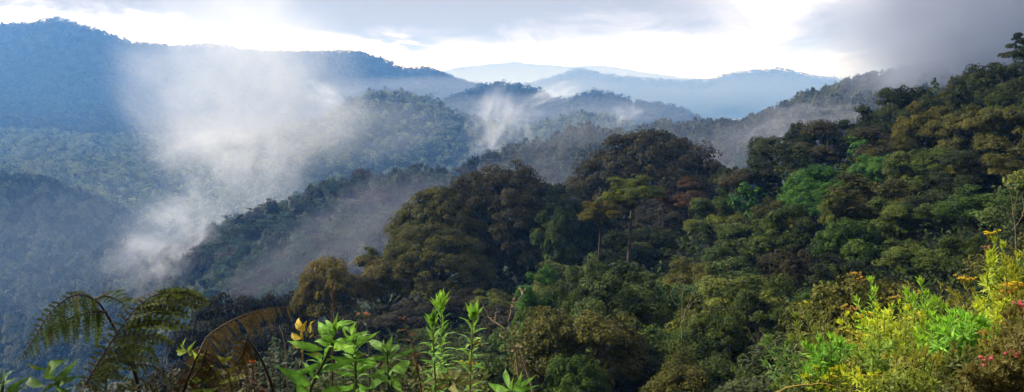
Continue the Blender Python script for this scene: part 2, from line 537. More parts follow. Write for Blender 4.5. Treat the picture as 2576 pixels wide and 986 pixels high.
BR = (.038, .036, .016); OL = (.068, .070, .014); GR = (.044, .080, .014); DK = (.026, .036, .012); YG = (.080, .100, .018)
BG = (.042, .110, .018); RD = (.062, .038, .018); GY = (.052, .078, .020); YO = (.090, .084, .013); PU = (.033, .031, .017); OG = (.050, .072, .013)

# the giants in the middle
near('dome', 1255, 396, 400, 124, BR, 'huge dark brown domed tree, highest of the left clump of giants', (15,), 'dome_tree', var=0)
near('dome', 1115, 455, 310, 119, OL, 'olive brown domed tree sloping left below the summit of the left giant', (12,), 'dome_tree', var=1)
near('dome', 1095, 550, 300, 107, OL, 'olive domed tree with bright left edge, lowest dome of the left giants', (9,), 'dome_tree', var=2)
near('dome', 1390, 452, 220, 121, DK, 'dark domed tree filling the dip between the two giant domes', (11,), 'dome_tree', var=3)
near('dome', 1642, 306, 450, 140, BR, 'widest dark brown domed tree, the right giant under the misty ridge', (19,), 'dome_tree', var=1, rz=0.6)
near('dome', 1712, 485, 260, 121, PU, 'purplish dark domed tree tucked under the right giant', (10,), 'dome_tree', var=0)
near('dome', 1490, 500, 170, 122, DK, 'small dark domed tree at the foot of the right giant', (10,), 'dome_tree', var=2)
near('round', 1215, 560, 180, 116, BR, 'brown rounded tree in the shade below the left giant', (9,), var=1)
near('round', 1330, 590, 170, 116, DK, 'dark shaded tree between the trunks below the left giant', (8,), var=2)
near('loose', 960, 624, 200, 104, (.085, .078, .018), 'olive tree hanging low at the left end of the giants', (9,), var=0)
near('round', 835, 622, 205, 100, (.135, .112, .018), 'yellowish olive column of a tree at the left edge of the near forest', (12,), var=0)
near('round', 778, 660, 105, 98, (.13, .11, .018), 'small yellow olive tree leaning out over the mist at the forest edge', (9,), var=3)
near('loose', 930, 612, 75, 113, YG, 'bright yellow green treetop poking out left of the olive dome', (4,), var=1)
near('loose', 1012, 528, 50, 126, GR, 'tiny green treetop on the left shoulder of the giants', (4,), var=2)
near('loose', 1395, 505, 120, 103, GY, 'slender grey green tree wrapped in creepers between the giants', 0.12, 'creeper_tree', var=3)
near('layer', 1448, 470, 60, 128, DK, 'small dark layered treetop in the gap between the giants', (4,), var=0)
near('loose', 1585, 428, 160, 86, YG, 'thin pale trunked tree with yellow green umbrella crown', (4.4,), 'umbrella_tree', var=1, bark=M_PALE)
near('loose', 1512, 492, 110, 87, YO, 'yellowish tree with orange young leaves beside the flat umbrella tree', (3.6,), var=4)
near('loose', 1735, 452, 140, 111, RD, 'reddish brown tree below the right giant', (6,), var=2)
near('loose', 1672, 462, 60, 111, RD, 'small red leaved tree on the flank of the right giant', (4,), var=1)
near('loose', 1832, 404, 75, 118, DK, 'dark small tree at the right foot of the right giant', (6,), var=0)
near('loose', 1795, 470, 120, 96, GY, 'grey green tree in front of the right foot of the right giant', (7,), var=4)
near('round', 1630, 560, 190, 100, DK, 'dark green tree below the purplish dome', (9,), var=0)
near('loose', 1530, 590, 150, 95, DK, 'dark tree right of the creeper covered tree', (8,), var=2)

# the crest climbing to the right
near('loose', 1905, 398, 201, 106, BR, 'brown broad tree at the low left end of the right hand crest', (12,), var=0)
near('round', 1968, 325, 217, 106, DK, 'dark tree on the crest, first step up from its low end', (13,), var=1)
near('loose', 2025, 284, 95, 110, DK, 'slim dark treetop standing above the crest against the mist', (9,), var=0)
near('loose', 2098, 305, 217, 106, BR, 'brown broad topped tree on the crest behind the mist', (12,), var=2)
near('loose', 2165, 285, 186, 103, DK, 'dark tree on the crest where it starts to climb steeply', (12,), var=3)
near('loose', 2225, 238, 201, 102, DK, 'dark crest tree below the steep step', (13,), var=1)
near('round', 2292, 190, 193, 100, DK, 'dark rounded tree on the crest under the grey cloud', (13,), var=2)
near('cone', 2352, 196, 108, 102, OG, 'spiky green treetop on the crest under the grey cloud', (9,), var=0)
near('cone', 2395, 192, 93, 102, OL, 'narrow pointed treetop on the crest left of the tall dark pair', (9,), var=1)
near('loose', 2440, 205, 170, 98, OL, 'olive tree on the crest below the tall dark pair', (12,), var=4)
near('round', 2482, 134, 190, 94, DK, 'tall dark tree on the crest left of the topmost conifer', (15,), 'broadleaf_tree', var=2)
near('cone', 2562, 84, 232, 90, DK, 'topmost dark conifer at the right edge of the photo', (13,), 'conifer', var=2)
near('cone', 2640, 60, 248, 90, DK, 'conifer cut off by the right edge of the photo', (14,), 'conifer', var=0)

# the slope below the crest
near('dome', 2062, 404, 189, 82, BG, 'bright green domed tree standing out of the dark right slope', (5,), name='green_dome_tree', var=3)
near('loose', 2205, 372, 103, 84, BG, 'bright green pointed tree right of the green dome', (5,), var=0)
near('loose', 2255, 420, 103, 83, GR, 'green tree below the bright pointed tree', (5,), var=2)
near('loose', 2095, 478, 80, 69, YG, 'narrow yellow green tree below the green dome', (4,), var=3)
near('big', 1885, 455, 95, 92, BG, 'bright plant like tree with broad shiny leaves beside the dark crest', (4.5,), 'broad_leaved_tree', var=0)
near('big', 2160, 338, 60, 96, BG, 'small broad leaved bright tree high on the slope', (3,), 'broad_leaved_tree', var=1)
near('loose', 2335, 238, 149, 90, YO, 'yellow olive tree just below the crest', (10,), var=1)
near('loose', 2425, 250, 172, 84, OL, 'olive brown tree under the spiky crest treetops', (12,), var=3)
near('loose', 2520, 245, 172, 80, OL, 'golden brown tree under the tall dark pair', (12,), var=0)
near('round', 2230, 300, 172, 92, BR, 'brown rounded tree on the upper slope', (10,), var=3)
near('round', 2330, 350, 206, 76, OG, 'dark olive tree in the middle of the right slope', (10,), var=1)
near('loose', 2500, 350, 218, 71, OL, 'large olive tree at the right edge below the conifers', (12,), var=2)
near('loose', 2490, 452, 218, 58, GR, 'light green tree at the right edge above the flowering bank', (9,), var=1)
near('loose', 2380, 440, 172, 66, DK, 'dark tree left of the light green tree at the right edge', (10,), var=4)
near('loose', 2262, 480, 195, 66, OG, 'dark green tree on the slope below the green pair', (9,), var=0)
near('round', 2140, 530, 195, 62, GR, 'dense green tree in the middle of the lower right slope', (9,), var=0)
near('loose', 1985, 500, 195, 74, OG, 'dull green tree left of the green dome', (10,), var=3)
near('loose', 1870, 560, 172, 76, GY, 'grey green tree below the broad leaved tree', (9,), var=1)
near('round', 1985, 600, 172, 64, BR, 'brownish tree in the middle of the slope', (6,), var=2)
near('loose', 1770, 632, 172, 70, OL, 'olive tree crowned with yellow blossom', (6,), 'blossom_tree', var=0)
near('round', 1650, 690, 218, 60, GR, 'pale green tree right of the dark trunks', (9,), var=1)
near('loose', 1490, 632, 172, 78, GY, 'grey green tree in front of the dark trunks', (9,), var=4)
near('loose', 1345, 678, 138, 70, BG, 'green tree with a bright left edge in front of the shade', (6,), var=2)
near('round', 1420, 700, 161, 66, OG, 'dull green rounded tree beside the bright edged one', (6,), var=3)
near('loose', 2300, 590, 195, 52, OG, 'dark green tree above the flowering bank', (6,), var=0)
near('loose', 2420, 580, 195, 48, OG, 'olive green tree behind the tall yellow flower', (6,), var=3)
near('round', 2080, 690, 195, 48, GR, 'green rounded tree behind the left end of the flowering bank', (5,), var=0)
near('loose', 1920, 690, 184, 54, OG, 'dull olive tree in the lower middle of the slope', (5.5,), var=2)
near('round', 1800, 760, 195, 48, OG, 'mossy green rounded tree in the lower middle', (5,), var=1)
near('round', 1560, 800, 206, 46, OL, 'olive bushy tree near the bottom of the photo', (5,), var=2)
near('loose', 1960, 830, 218, 38, OG, 'dull green tree low beside the flowering bank', (4.5,), var=1)
near('round', 1720, 870, 229, 37, OL, 'olive rounded tree at the bottom of the photo', (4.5,), var=3)
near('round', 1450, 870, 195, 40, GR, 'green bushy tree at the bottom behind the small rosette plant', (4.5,), var=0)

# the dark clump behind the ferns
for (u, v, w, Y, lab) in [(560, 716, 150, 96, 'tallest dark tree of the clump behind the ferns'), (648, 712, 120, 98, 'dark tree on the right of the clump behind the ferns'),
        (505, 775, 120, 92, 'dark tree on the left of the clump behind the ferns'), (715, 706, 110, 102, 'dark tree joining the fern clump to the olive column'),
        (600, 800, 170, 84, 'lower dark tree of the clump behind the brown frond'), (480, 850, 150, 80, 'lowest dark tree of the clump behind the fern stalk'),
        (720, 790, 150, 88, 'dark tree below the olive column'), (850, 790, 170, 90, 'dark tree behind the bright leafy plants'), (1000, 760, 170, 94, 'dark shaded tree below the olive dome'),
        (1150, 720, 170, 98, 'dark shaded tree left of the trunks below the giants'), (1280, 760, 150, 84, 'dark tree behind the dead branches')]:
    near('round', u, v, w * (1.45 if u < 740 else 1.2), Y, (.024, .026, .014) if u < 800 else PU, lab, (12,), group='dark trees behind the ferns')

# ------------------------------------------------------------------ shrubs that fill the near slope
ORD = ['first', 'second', 'third', 'fourth', 'fifth', 'sixth', 'seventh', 'eighth', 'ninth', 'tenth', 'eleventh', 'twelfth', 'thirteenth', 'fourteenth', 'fifteenth', 'sixteenth', 'seventeenth', 'eighteenth',
       'nineteenth', 'twentieth', 'twenty-first', 'twenty-second', 'twenty-third', 'twenty-fourth', 'twenty-fifth', 'twenty-sixth', 'twenty-seventh', 'twenty-eighth', 'twenty-ninth', 'thirtieth']
fill = []
for Y in (26, 31, 37, 44, 51, 58, 66, 74, 83, 92):
    step = 5.2 * FPX / Y * 0.66 * (1 + 0.003 * Y)
    u = (480 if Y < 60 else 470) + random.uniform(0, step)
    while u < 2760:
        uu, yy = u + random.uniform(-.25, .25) * step, Y * random.uniform(0.95, 1.06)
        a, _ = ray(uu, 700.0)
        X = float(a) * yy
        z = float(terrain_z(X, yy))
        h = (random.uniform(3.0, 6.6) if random.random() < 0.68 else random.uniform(7.0, 10.5)) * (0.75 if Y < 40 else 1.0) + 0.02 * Y
        pu, pv = PX(X, yy, z + h)
        ok = True
        for (ou, ov, ow, oY) in OCC:
            if oY > yy and abs(pu - ou) < ow * .34 and pv < ov + ow * (0.42 if ow > 200 or oY > 103 else 0.24):
                ok = False; break
        if ok and pv < 1010:
            fill.append((X, yy, z + h, pu, pv, Y))
        u += step
TINTS = [(OG, 'dull green'), (GR, 'green'), (OL, 'olive'), (DK, 'dark'), ((.082, .100, .018), 'light green'), (GY, 'grey green')]
rows = {}
for f in fill:
    rows.setdefault(f[5], []).append(f)
for ri, Y in enumerate(sorted(rows)):
    for ci, (X, yy, zt, pu, pv, _) in enumerate(sorted(rows[Y], key=lambda f: f[3])):
        (tc_, tn) = random.choice(TINTS if random.random() < 0.8 else TINTS[:3])
        jit = random.uniform(0.75, 1.25)
        colr = tuple(c * jit for c in tc_)
        w = random.uniform(6.0, 11.0) * (0.8 if Y < 40 else 1.0)
        tall = zt - float(terrain_z(X, yy)) > 8.5
        tree('shrub', random.choice(['round', 'loose', 'loose', 'round']), X, yy, zt, w * (0.8 if tall else 1.0), 0.25 if tall else 0.04, colr,
             f'{tn} shrub, {ORD[ci]} from the left in the {ORD[ri]} row up the near slope', 'shrub', 'shrubs covering the near slope')

# ------------------------------------------------------------------ the hazy forest beyond: scattered over the hills where a sight line can reach it
def scatter(y0, y1, spacing, hmin, hmax, umin=-60, umax=2640):
    pts = []
    y = y0
    while y < y1:
        a0, _ = ray(umin, 400.0); a1, _ = ray(umax, 400.0)
        n = int((float(a1) - float(a0)) * y / spacing)
        x = (np.linspace(float(a0), float(a1), n) * y) + rng.uniform(-.45, .45, n) * spacing
        yy = y + rng.uniform(-.45, .45, n) * spacing
        pts.append(np.stack([x, yy], 1))
        y += spacing * 0.9
    p = np.concatenate(pts)
    z = terrain_z(p[:, 0], p[:, 1])
    h = rng.uniform(hmin, hmax, len(p))
    # visible part: compare with the highest slope nearer to the camera
    ys = np.geomspace(3, 9000, 420)
    acol = np.linspace(-0.8, 0.8, 640)
    A, YY = np.meshgrid(acol, ys)
    E = terrain_z(A * YY, YY)
    cov = np.where(YY > 230, 9.0, np.where(YY > 60, 4.0, 0.0))
    E = np.maximum.accumulate((E + cov) / YY, axis=0)
    ia = np.clip(((p[:, 0] / p[:, 1] + 0.8) / 1.6 * 639).round().astype(int), 0, 639)
    iy = np.clip(np.searchsorted(ys, p[:, 1] * 0.965) - 1, 0, 419)
    vis = (z + h) / p[:, 1] > E[iy, ia] - 0.004
    return p[vis, 0], p[vis, 1], z[vis], h[vis]

def visible_over_near(x, y, zt):
    """keep the ones whose top is above the near trees' silhouette"""
    u, v = PX(x, y, zt)
    lim = np.interp(u, [-100, 440, 470, 600, 740, 760, 900, 1000, 1080, 1230, 1370, 1440, 1500, 1640, 1800, 1900, 2000, 2200, 2400, 2576],
                    [1300, 1000, 800, 740, 740, 650, 640, 540, 480, 420, 480, 500, 370, 330, 430, 400, 330, 270, 190, 120])
    return v < lim + 25

HZ = [((.068, .054, .040), 'brownish'), ((.058, .070, .038), 'dusky green'), ((.036, .046, .028), 'dark'), ((.095, .10, .08), 'greyish'), ((.072, .054, .040), 'russet'), ((.045, .075, .042), 'green')]
hx, hy, hz, hh = scatter(300, 800, 9.5, 9, 17)
k = visible_over_near(hx, hy, hz + hh)
hx, hy, hz, hh = hx[k], hy[k], hz[k], hh[k]
hw = rng.uniform(8.5, 15, len(hx))
tt = rng.integers(0, len(HZ), len(hx))
tt = np.where((hx / hy < -0.25) & (rng.uniform(size=len(hx)) < .6), 5, tt)
size = hw / hy
hu, hv = PX(hx, hy, hz + hh)
inside = (hu > -20) & (hu < 2596) & (hv < 960)
order = np.argsort(-size * inside)
N_SINGLE = 190
single, rest = order[:N_SINGLE], order[N_SINGLE:]
zone = lambda i: 0 if (hu[i] < 420 and hy[i] > 520) or hu[i] < 200 else (1 if hu[i] < 1190 else (2 if hu[i] < 1680 else 3))
ZN = ['on the bluish left slope', 'on the misty left ridge', 'on the hazy middle ridge', 'on the clouded right ridge']
for zi in range(4):
    ids = sorted([i for i in single if zone(i) == zi], key=lambda i: hv[i])
    per = 14
    for r in range(0, len(ids), per):
        for ci, i in enumerate(sorted(ids[r:r + per], key=lambda i: hu[i])):
            col_, nm = HZ[tt[i]]
            kd = random.choice(['far', 'far', 'farround', 'farlayer'])
            tree('forest_tree', kd, float(hx[i]), float(hy[i]), float(hz[i] + hh[i]), float(hw[i]), random.uniform(0.2, 0.45), col_,
                 f'{nm} tree, {ORD[ci]} from the left, {ORD[r // per]} row {ZN[zi]}', 'tree', 'hazy forest trees ' + ZN[zi], zbase=float(hz[i]) - 0.3)

def forest_mesh(name, x, y, z, h, w, seed, cl, per, leaf, crad, label, color, tint_spread=0.25):
    """a far wood as one mass: thousands of crowns, each a little cloud of leaf clumps"""
    g = np.random.default_rng(seed)
    protos = []
    for i in range(5):
        V, F, t, C = crown_np(seed * 10 + i, 'dome' if i % 3 else 'loose', cl, per, leaf, crad, 0.28)
        protos.append((V, t))
    Vs, ts = [], []
    pid = g.integers(0, 5, len(x))
    for i in range(5):
        m = np.where(pid == i)[0]
        if not len(m): continue
        V, t = protos[i]
        an = g.uniform(0, 6.28, len(m))
        ca, sa = np.cos(an)[:, None], np.sin(an)[:, None]
        sx = (w[m] / 2)[:, None]
        cz = (h[m] * 0.9)[:, None]
        X = x[m][:, None] + (V[:, 0] * ca - V[:, 1] * sa) * sx
        Y = y[m][:, None] + (V[:, 0] * sa + V[:, 1] * ca) * sx
        Zz = z[m][:, None] + (h[m] * 0.08)[:, None] + V[:, 2] * cz
        Vs.append(np.stack([X, Y, Zz], -1).reshape(-1, 3))
        tr = np.clip(t[None] + g.normal(size=(len(m), 1)) * tint_spread, 0, 1)
        ts.append(tr.ravel())
    V = np.concatenate(Vs)
    F = np.arange(len(V), dtype=np.int32).reshape(-1, 4)
    o = link(name, mesh_np(name, V, F, np.concatenate(ts), M_FAR), None, color)
    return tag(o, label, 'forest', kind='stuff')

forest_mesh('forest', hx[rest], hy[rest], hz[rest], hh[rest], hw[rest], 3, 30, 26, 0.13, 0.30, 'hazy brown and green forest covering the ridge in the middle distance', (.068, .078, .046), 0.40)
x_, y_, z_, h_ = scatter(800, 1700, 13.0, 10, 19)
forest_mesh('forest', x_, y_, z_, h_, rng.uniform(12, 19, len(x_)), 4, 16, 11, 0.24, 0.36, 'blue tinted rainforest covering the rounded hills in the valley', (.12, .145, .075), 0.42)
n_mid = len(x_)
x_, y_, z_, h_ = scatter(1700, 3000, 17.0, 11, 20)
forest_mesh('forest', x_, y_, z_, h_, rng.uniform(20, 30, len(x_)), 5, 9, 6, 0.42, 0.45, 'deep blue forest covering the long mountain ridge', (.035, .045, .026), 0.3)
# ------------------------------------------------------------------ undergrowth: a carpet of leaves on the near slope
ug = np.random.default_rng(77)
n_ug = 240000
uy = np.exp(ug.uniform(np.log(3.2), np.log(150), n_ug))
ua = ug.uniform(-0.72, 0.78, n_ug)
uxx = ua * uy
uz = terrain_z(uxx, uy)
hgt = ug.uniform(0.02, 1.0, n_ug) ** 1.5 * np.clip(uy / 20, 0.25, 2.4) * (0.75 + 0.5 * fbm(uxx / 2.5, uy / 2.5, 3))
C_ = np.stack([uxx, uy, uz + np.maximum(hgt, 0)], 1)
Lu = np.clip(uy * 0.0065, 0.05, 0.7) * ug.uniform(0.7, 1.5, n_ug)
Vu, Fu = leaf_quads(C_, np.tile([0, -0.2, 0.8], (n_ug, 1)), Lu, Lu * 0.55, ug, 0.9)
tag(link('undergrowth', mesh_np('undergrowth', Vu, Fu, np.repeat(ug.uniform(0, 1, n_ug), 4), M_LEAF), None, (.026, .042, .011)),
    'dark leafy undergrowth carpeting the near slope between the trees', 'undergrowth', kind='stuff')
x_, y_, z_, h_ = scatter(4250, 4560, 30.0, 10, 24, 900, 2300)
x2, y2, z2, h2 = scatter(6250, 6540, 42.0, 10, 26, 900, 2100)
x_, y_, z_, h_ = (np.concatenate(q) for q in ((x_, x2), (y_, y2), (z_, z2), (h_, h2)))
forest_mesh('forest', x_, y_, z_, h_, rng.uniform(30, 52, len(x_)), 6, 5, 5, 0.5, 0.5, 'pale treetops along the farthest hills', (.035, .045, .026), 0.3)
print('COUNT', len(fill), len(hx), n_mid, len(x_))
# ------------------------------------------------------------------ plants at the viewpoint
def PP(pts, Y, dY=0.0):
    """pixels of the survey -> points; dY tilts the line away in depth from first to last"""
    n = len(pts)
    return np.array([P(u, v, Y + dY * i / max(n - 1, 1)) for i, (u, v) in enumerate(pts)])

def curve(pts, n=12):
    """smooth line through the points"""
    pts = np.asarray(pts, float)
    k = len(pts)
    if k == 2:
        return pts[0] + (pts[1] - pts[0]) * np.linspace(0, 1, n)[:, None]
    ext = np.concatenate([[2 * pts[0] - pts[1]], pts, [2 * pts[-1] - pts[-2]]])
    out = []
    for t in np.linspace(0, k - 1 - 1e-6, n):
        i = int(t); f = t - i
        p0, p1, p2, p3 = ext[i:i + 4]
        out.append(0.5 * ((2 * p1) + (-p0 + p2) * f + (2 * p0 - 5 * p1 + 4 * p2 - p3) * f ** 2 + (-p0 + 3 * p1 - 3 * p2 + p3) * f ** 3))
    return np.array(out)

VIEW = np.array([0, -1.0, 0.25])

def blade(m, base, tip, width, g, arch=0.15, fold=0.25, face=None, seg=7, tint=None, shape='lance', wave=0.06):
    """one leaf: arched midrib, folded halves, pointed tip"""
    base, tip = np.asarray(base, float), np.asarray(tip, float)
    d = tip - base
    L = np.linalg.norm(d)
    d = d / max(L, 1e-9)
    up = np.asarray(VIEW if face is None else face, float) + 0.25 * g.normal(size=3)
    side = unit(np.cross(d, up)); nrm = np.cross(side, d)
    t = np.linspace(0, 1, seg)
    mid = base + d * L * t[:, None] + nrm * (arch * L * np.sin(np.pi * t))[:, None]
    if shape == 'lance':
        wd = np.sin(np.pi * np.clip(t, 0, 1) ** 0.72) ** 1.2
    elif shape == 'ovate':
        wd = np.sin(np.pi * t ** 0.65) ** 0.8
    else:
        wd = np.minimum(1, 6 * t) * np.minimum(1, 2.2 * (1 - t)) ** 0.8
    wd = np.maximum(wd, 0.02) * width * 0.5
    wv = wave * L * np.sin(t * 9 + g.uniform(0, 6)) * 0.5
    l = mid - side * wd[:, None] + nrm * (fold * wd + wv * wd / width)[:, None]
    r = mid + side * wd[:, None] + nrm * (fold * wd - wv * wd / width)[:, None]
    V = np.concatenate([l, mid, r])
    i = np.arange(seg - 1)
    F = np.concatenate([np.stack([i, seg + i, seg + i + 1, i + 1], 1), np.stack([seg + i, 2 * seg + i, 2 * seg + i + 1, seg + i + 1], 1)]).astype(np.int32)
    tt = g.uniform(0.3, 0.7) if tint is None else tint
    T = np.concatenate([np.full(seg, tt - 0.05), np.full(seg, tt + 0.16), np.full(seg, tt - 0.05)])
    m.add(V, F, np.clip(T, 0, 1))

def part(m, name, mat, parent, color, smooth=True):
    if not m.V: return None
    m.V = [v - np.array(parent.location) for v in m.V]
    return m.build(name, mat, parent, color, smooth)

def plant(name, u, v, Y, label, cat, group=None):
    return empty(name, P(u, v, Y), label, cat, group)

# -------- ferns: pinnate fronds, each pinna feathered with pinnules
def frond(rachis, plen, g, pinna_n, side_dir, droop, parent, color, name='frond', pw=1.0, sides=(1, -1), curl=0.0, Lr=(1.0, 1.0), scol=(.06, .035, .015)):
    """rachis: points root->tip; plen(t): pinna length; side_dir: direction of the pinnae on side +1"""
    rc = curve(rachis, pinna_n * 2)
    st, lf = MB(), MB()
    st.tube(rc, np.linspace(0.0035, 0.001, len(rc)), 5, 0.3)
    T = unit(np.gradient(rc, axis=0))
    for k in range(2, len(rc), 2):
        t = k / len(rc)
        for s, lr in zip(sides, Lr):
            L = plen(t) * lr * g.uniform(0.9, 1.1)
            if L < 0.004: continue
            sd = unit(np.asarray(side_dir, float) * s + 0.45 * T[k] + 0.12 * g.normal(size=3))
            end = rc[k] + sd * L + np.array([0, 0, -droop * L]) 
            midp = (rc[k] + end) / 2 + np.array([0, 0, 0.12 * L]) + T[k] * curl * L
            pc = curve([rc[k], midp, end], 14)
            st.tube(pc, np.linspace(0.0014, 0.0005, 14), 3, 0.45)
            PT = unit(np.gradient(pc, axis=0))
            nn = unit(np.cross(PT, T[k]) + 0.35 * g.normal(size=3))
            npn = 13
            for q in range(1, npn):
                f = q / npn
                ip = int(f * 13)
                b = pc[ip]
                pl = L * 0.155 * pw * math.sin(math.pi * min(1, f * 0.75 + 0.2)) + 0.002
                for s2 in (1, -1):
                    dd = unit(np.cross(nn[ip], PT[ip]) * s2 + 0.35 * PT[ip] + 0.1 * g.normal(size=3))
                    tipq = b + dd * pl
                    w_ = PT[ip] * (L / npn) * 0.42
                    V = np.array([b - w_ * 0.9, b + w_ * 0.9, b + dd * pl * 0.6 + w_ * 1.0, tipq, b + dd * pl * 0.6 - w_ * 1.0])
                    lf.add(V, np.array([[0, 1, 2, 4]], np.int32), g.uniform(0.2, 0.8))
                    lf.add(V[[4, 2, 3]], np.array([[0, 1, 2]], np.int32), g.uniform(0.2, 0.8))
    fo = part(lf, name, M_BLADE, parent, color, False)
    st.V = [v - np.array(parent.location) for v in st.V]
    st.build('midrib', M_STEM, fo, scol)
    return fo

FG = np.random.default_rng(5)
yf = 2.4
kf = yf / FPX           # metres per survey pixel at the ferns
fern = plant('fern', 352, 1060, yf, 'dark green arching fern with two big fronds at the lower left', 'fern')
m = MB()
m.tube(curve(PP([(352, 1060), (350, 986), (332, 915), (312, 872), (288, 826), (262, 780), (240, 752)], yf), 20), np.linspace(0.007, 0.003, 20), 6, 0.3)
part(m, 'stalk', M_STEM, fern, (.025, .016, .010))
FERN = (.052, .080, .020)
frond(PP([(246, 760), (212, 742), (175, 748), (130, 782), (98, 830), (72, 872), (48, 906)], yf, -0.25), lambda t: 62 * kf * math.sin(math.pi * min(1, 0.25 + 0.8 * t)) ** 0.8, FG, 24,
      (0.35, 0.25, -1.0), 0.3, fern, FERN, sides=(1, -1), Lr=(1.0, 0.38))
frond(PP([(270, 785), (225, 786), (182, 800), (140, 816), (112, 836)], yf, -0.15), lambda t: 72 * kf * (1 - 0.55 * t), FG, 17, (0.12, 0.3, -1.0), 0.25, fern, (.055, .085, .020), sides=(1, -1), Lr=(1.0, 0.25))
frond(PP([(240, 752), (262, 744), (290, 752), (318, 770)], yf, 0.2), lambda t: 50 * kf * (1 - 0.45 * t), FG, 10, (0.8, 0.3, 0.42), 0.05, fern, FERN, sides=(1, -1), Lr=(1.0, 0.7))
frond(PP([(214, 968), (252, 905), (292, 842), (336, 783), (382, 746), (428, 734), (460, 731)], yf - 0.2, 0.35), lambda t: 150 * kf * math.sin(math.pi * min(1, 0.22 + 0.66 * t)), FG, 26,
      (0.93, 0.3, -0.30), 0.22, fern, (.066, .088, .022), sides=(1, -1), Lr=(1.0, 0.22), pw=0.8)
frond(PP([(312, 876), (344, 868), (378, 880), (398, 908)], yf, 0.1), lambda t: 34 * kf * (1 - 0.6 * t), FG, 12, (0.2, 0.3, -1.0), 0.2, fern, (.030, .046, .014))
frond(PP([(300, 900), (262, 908), (240, 935), (222, 975)], yf, -0.1), lambda t: 60 * kf * (1 - 0.5 * t), FG, 14, (0.9, 0.3, -0.2), 0.2, fern, (.032, .048, .014), sides=(1, -1), Lr=(1, .3))
frond(PP([(325, 930), (352, 916), (392, 925), (420, 950)], yf, 0.1), lambda t: 30 * kf * (1 - 0.5 * t), FG, 12, (0.2, 0.2, -1.0), 0.2, fern, (.034, .046, .014))

bf = plant('dead_fern', 700, 1060, 2.3, 'brown withered fern frond arching right in front of the dark trees', 'fern')
m = MB()
m.tube(curve(PP([(700, 1060), (682, 965), (655, 900), (622, 850)], 2.3), 12), np.linspace(0.006, 0.003, 12), 6, 0.3)
part(m, 'stalk', M_STEM, bf, (.022, .014, .010))
m = MB()
m.tube(curve(PP([(440, 1060), (470, 960), (500, 888)], 2.3), 12), np.linspace(0.005, 0.003, 12), 6, 0.3)
part(m, 'stalk', M_STEM, bf, (.022, .014, .010))
DEAD = (.070, .052, .020)
frond(PP([(500, 890), (520, 850), (556, 822), (604, 797), (650, 782), (700, 774), (752, 771)], 2.3, 0.2), lambda t: (40 + 38 * FG.random()) * 2.3 / FPX * math.sin(math.pi * min(1, 0.3 + 0.62 * t)), FG, 26,
      (0.1, 0.35, -1.0), 0.3, bf, DEAD, sides=(1, -1), Lr=(1.0, 0.16), pw=0.9, scol=(.13, .09, .055))
frond(PP([(520, 880), (505, 925), (470, 970), (430, 1010)], 2.3, 0.1), lambda t: 80 * 2.3 / FPX * (1 - 0.4 * t), FG, 18, (0.8, 0.3, -0.5), 0.3, bf, (.075, .045, .018), sides=(1, -1), Lr=(1.0, 0.6), scol=(.10, .06, .03))
frond(PP([(622, 850), (610, 890), (580, 930), (540, 960)], 2.35, 0.1), lambda t: 60 * 2.3 / FPX * (1 - 0.4 * t), FG, 16, (0.5, 0.3, -0.9), 0.3, bf, (.090, .062, .016), sides=(1, -1), Lr=(1.0, 0.6), scol=(.10, .06, .03))

# -------- leafy plants
def leafy(name, label, Y, stem, leaves, color, width=0.30, shape='lance', stem_col=(.06, .075, .02), r=0.004, cat='plant', extra=0, elen=60, group=None, root=1060, arch=0.14, curl=None, seed=1):
    """stem: survey points root->top; leaves: (base u, v, tip u, v[, tint[, width]])"""
    g = np.random.default_rng(seed)
    k = Y / FPX
    u0 = stem[0][0]
    o = plant(name, u0, root, Y, label, cat, group)
    sc = curve(PP([(u0, root)] + list(stem), Y), 18)
    m = MB(); m.tube(sc, np.linspace(r * 1.3, r * 0.6, 18), 6, 0.5)
    part(m, 'stem', M_STEM, o, stem_col)
    m = MB()
    for lv in leaves:
        bu, bv, tu, tv = lv[:4]
        tint = lv[4] if len(lv) > 4 else None
        w = lv[5] if len(lv) > 5 else width
        dz = g.uniform(-0.10, 0.10) * (1 if abs(tu - bu) < 60 else 0.4)
        b, t = np.array(P(bu, bv, Y)), np.array(P(tu, tv, Y + dz))
        L = np.linalg.norm(t - b)
        blade(m, b, t, L * w * 0.74, g, arch, 0.3, None, 11, tint, shape, 0.16)
    for i in range(extra):
        f = g.uniform(0.35, 0.97)
        p = sc[int(f * 17)]
        ph = i * 2.4 + g.uniform(-.4, .4)
        dirv = np.array([math.cos(ph), math.sin(ph) * 0.8, g.uniform(0.05, 0.6)])
        L = elen * k * g.uniform(0.7, 1.15)
        blade(m, p, p + unit(dirv) * L, L * width * 0.75, g, arch + 0.05, 0.25, (0, -0.3, 1), 8, None, shape, 0.08)
    part(m, 'foliage', M_BLADE, o, color)
    return o

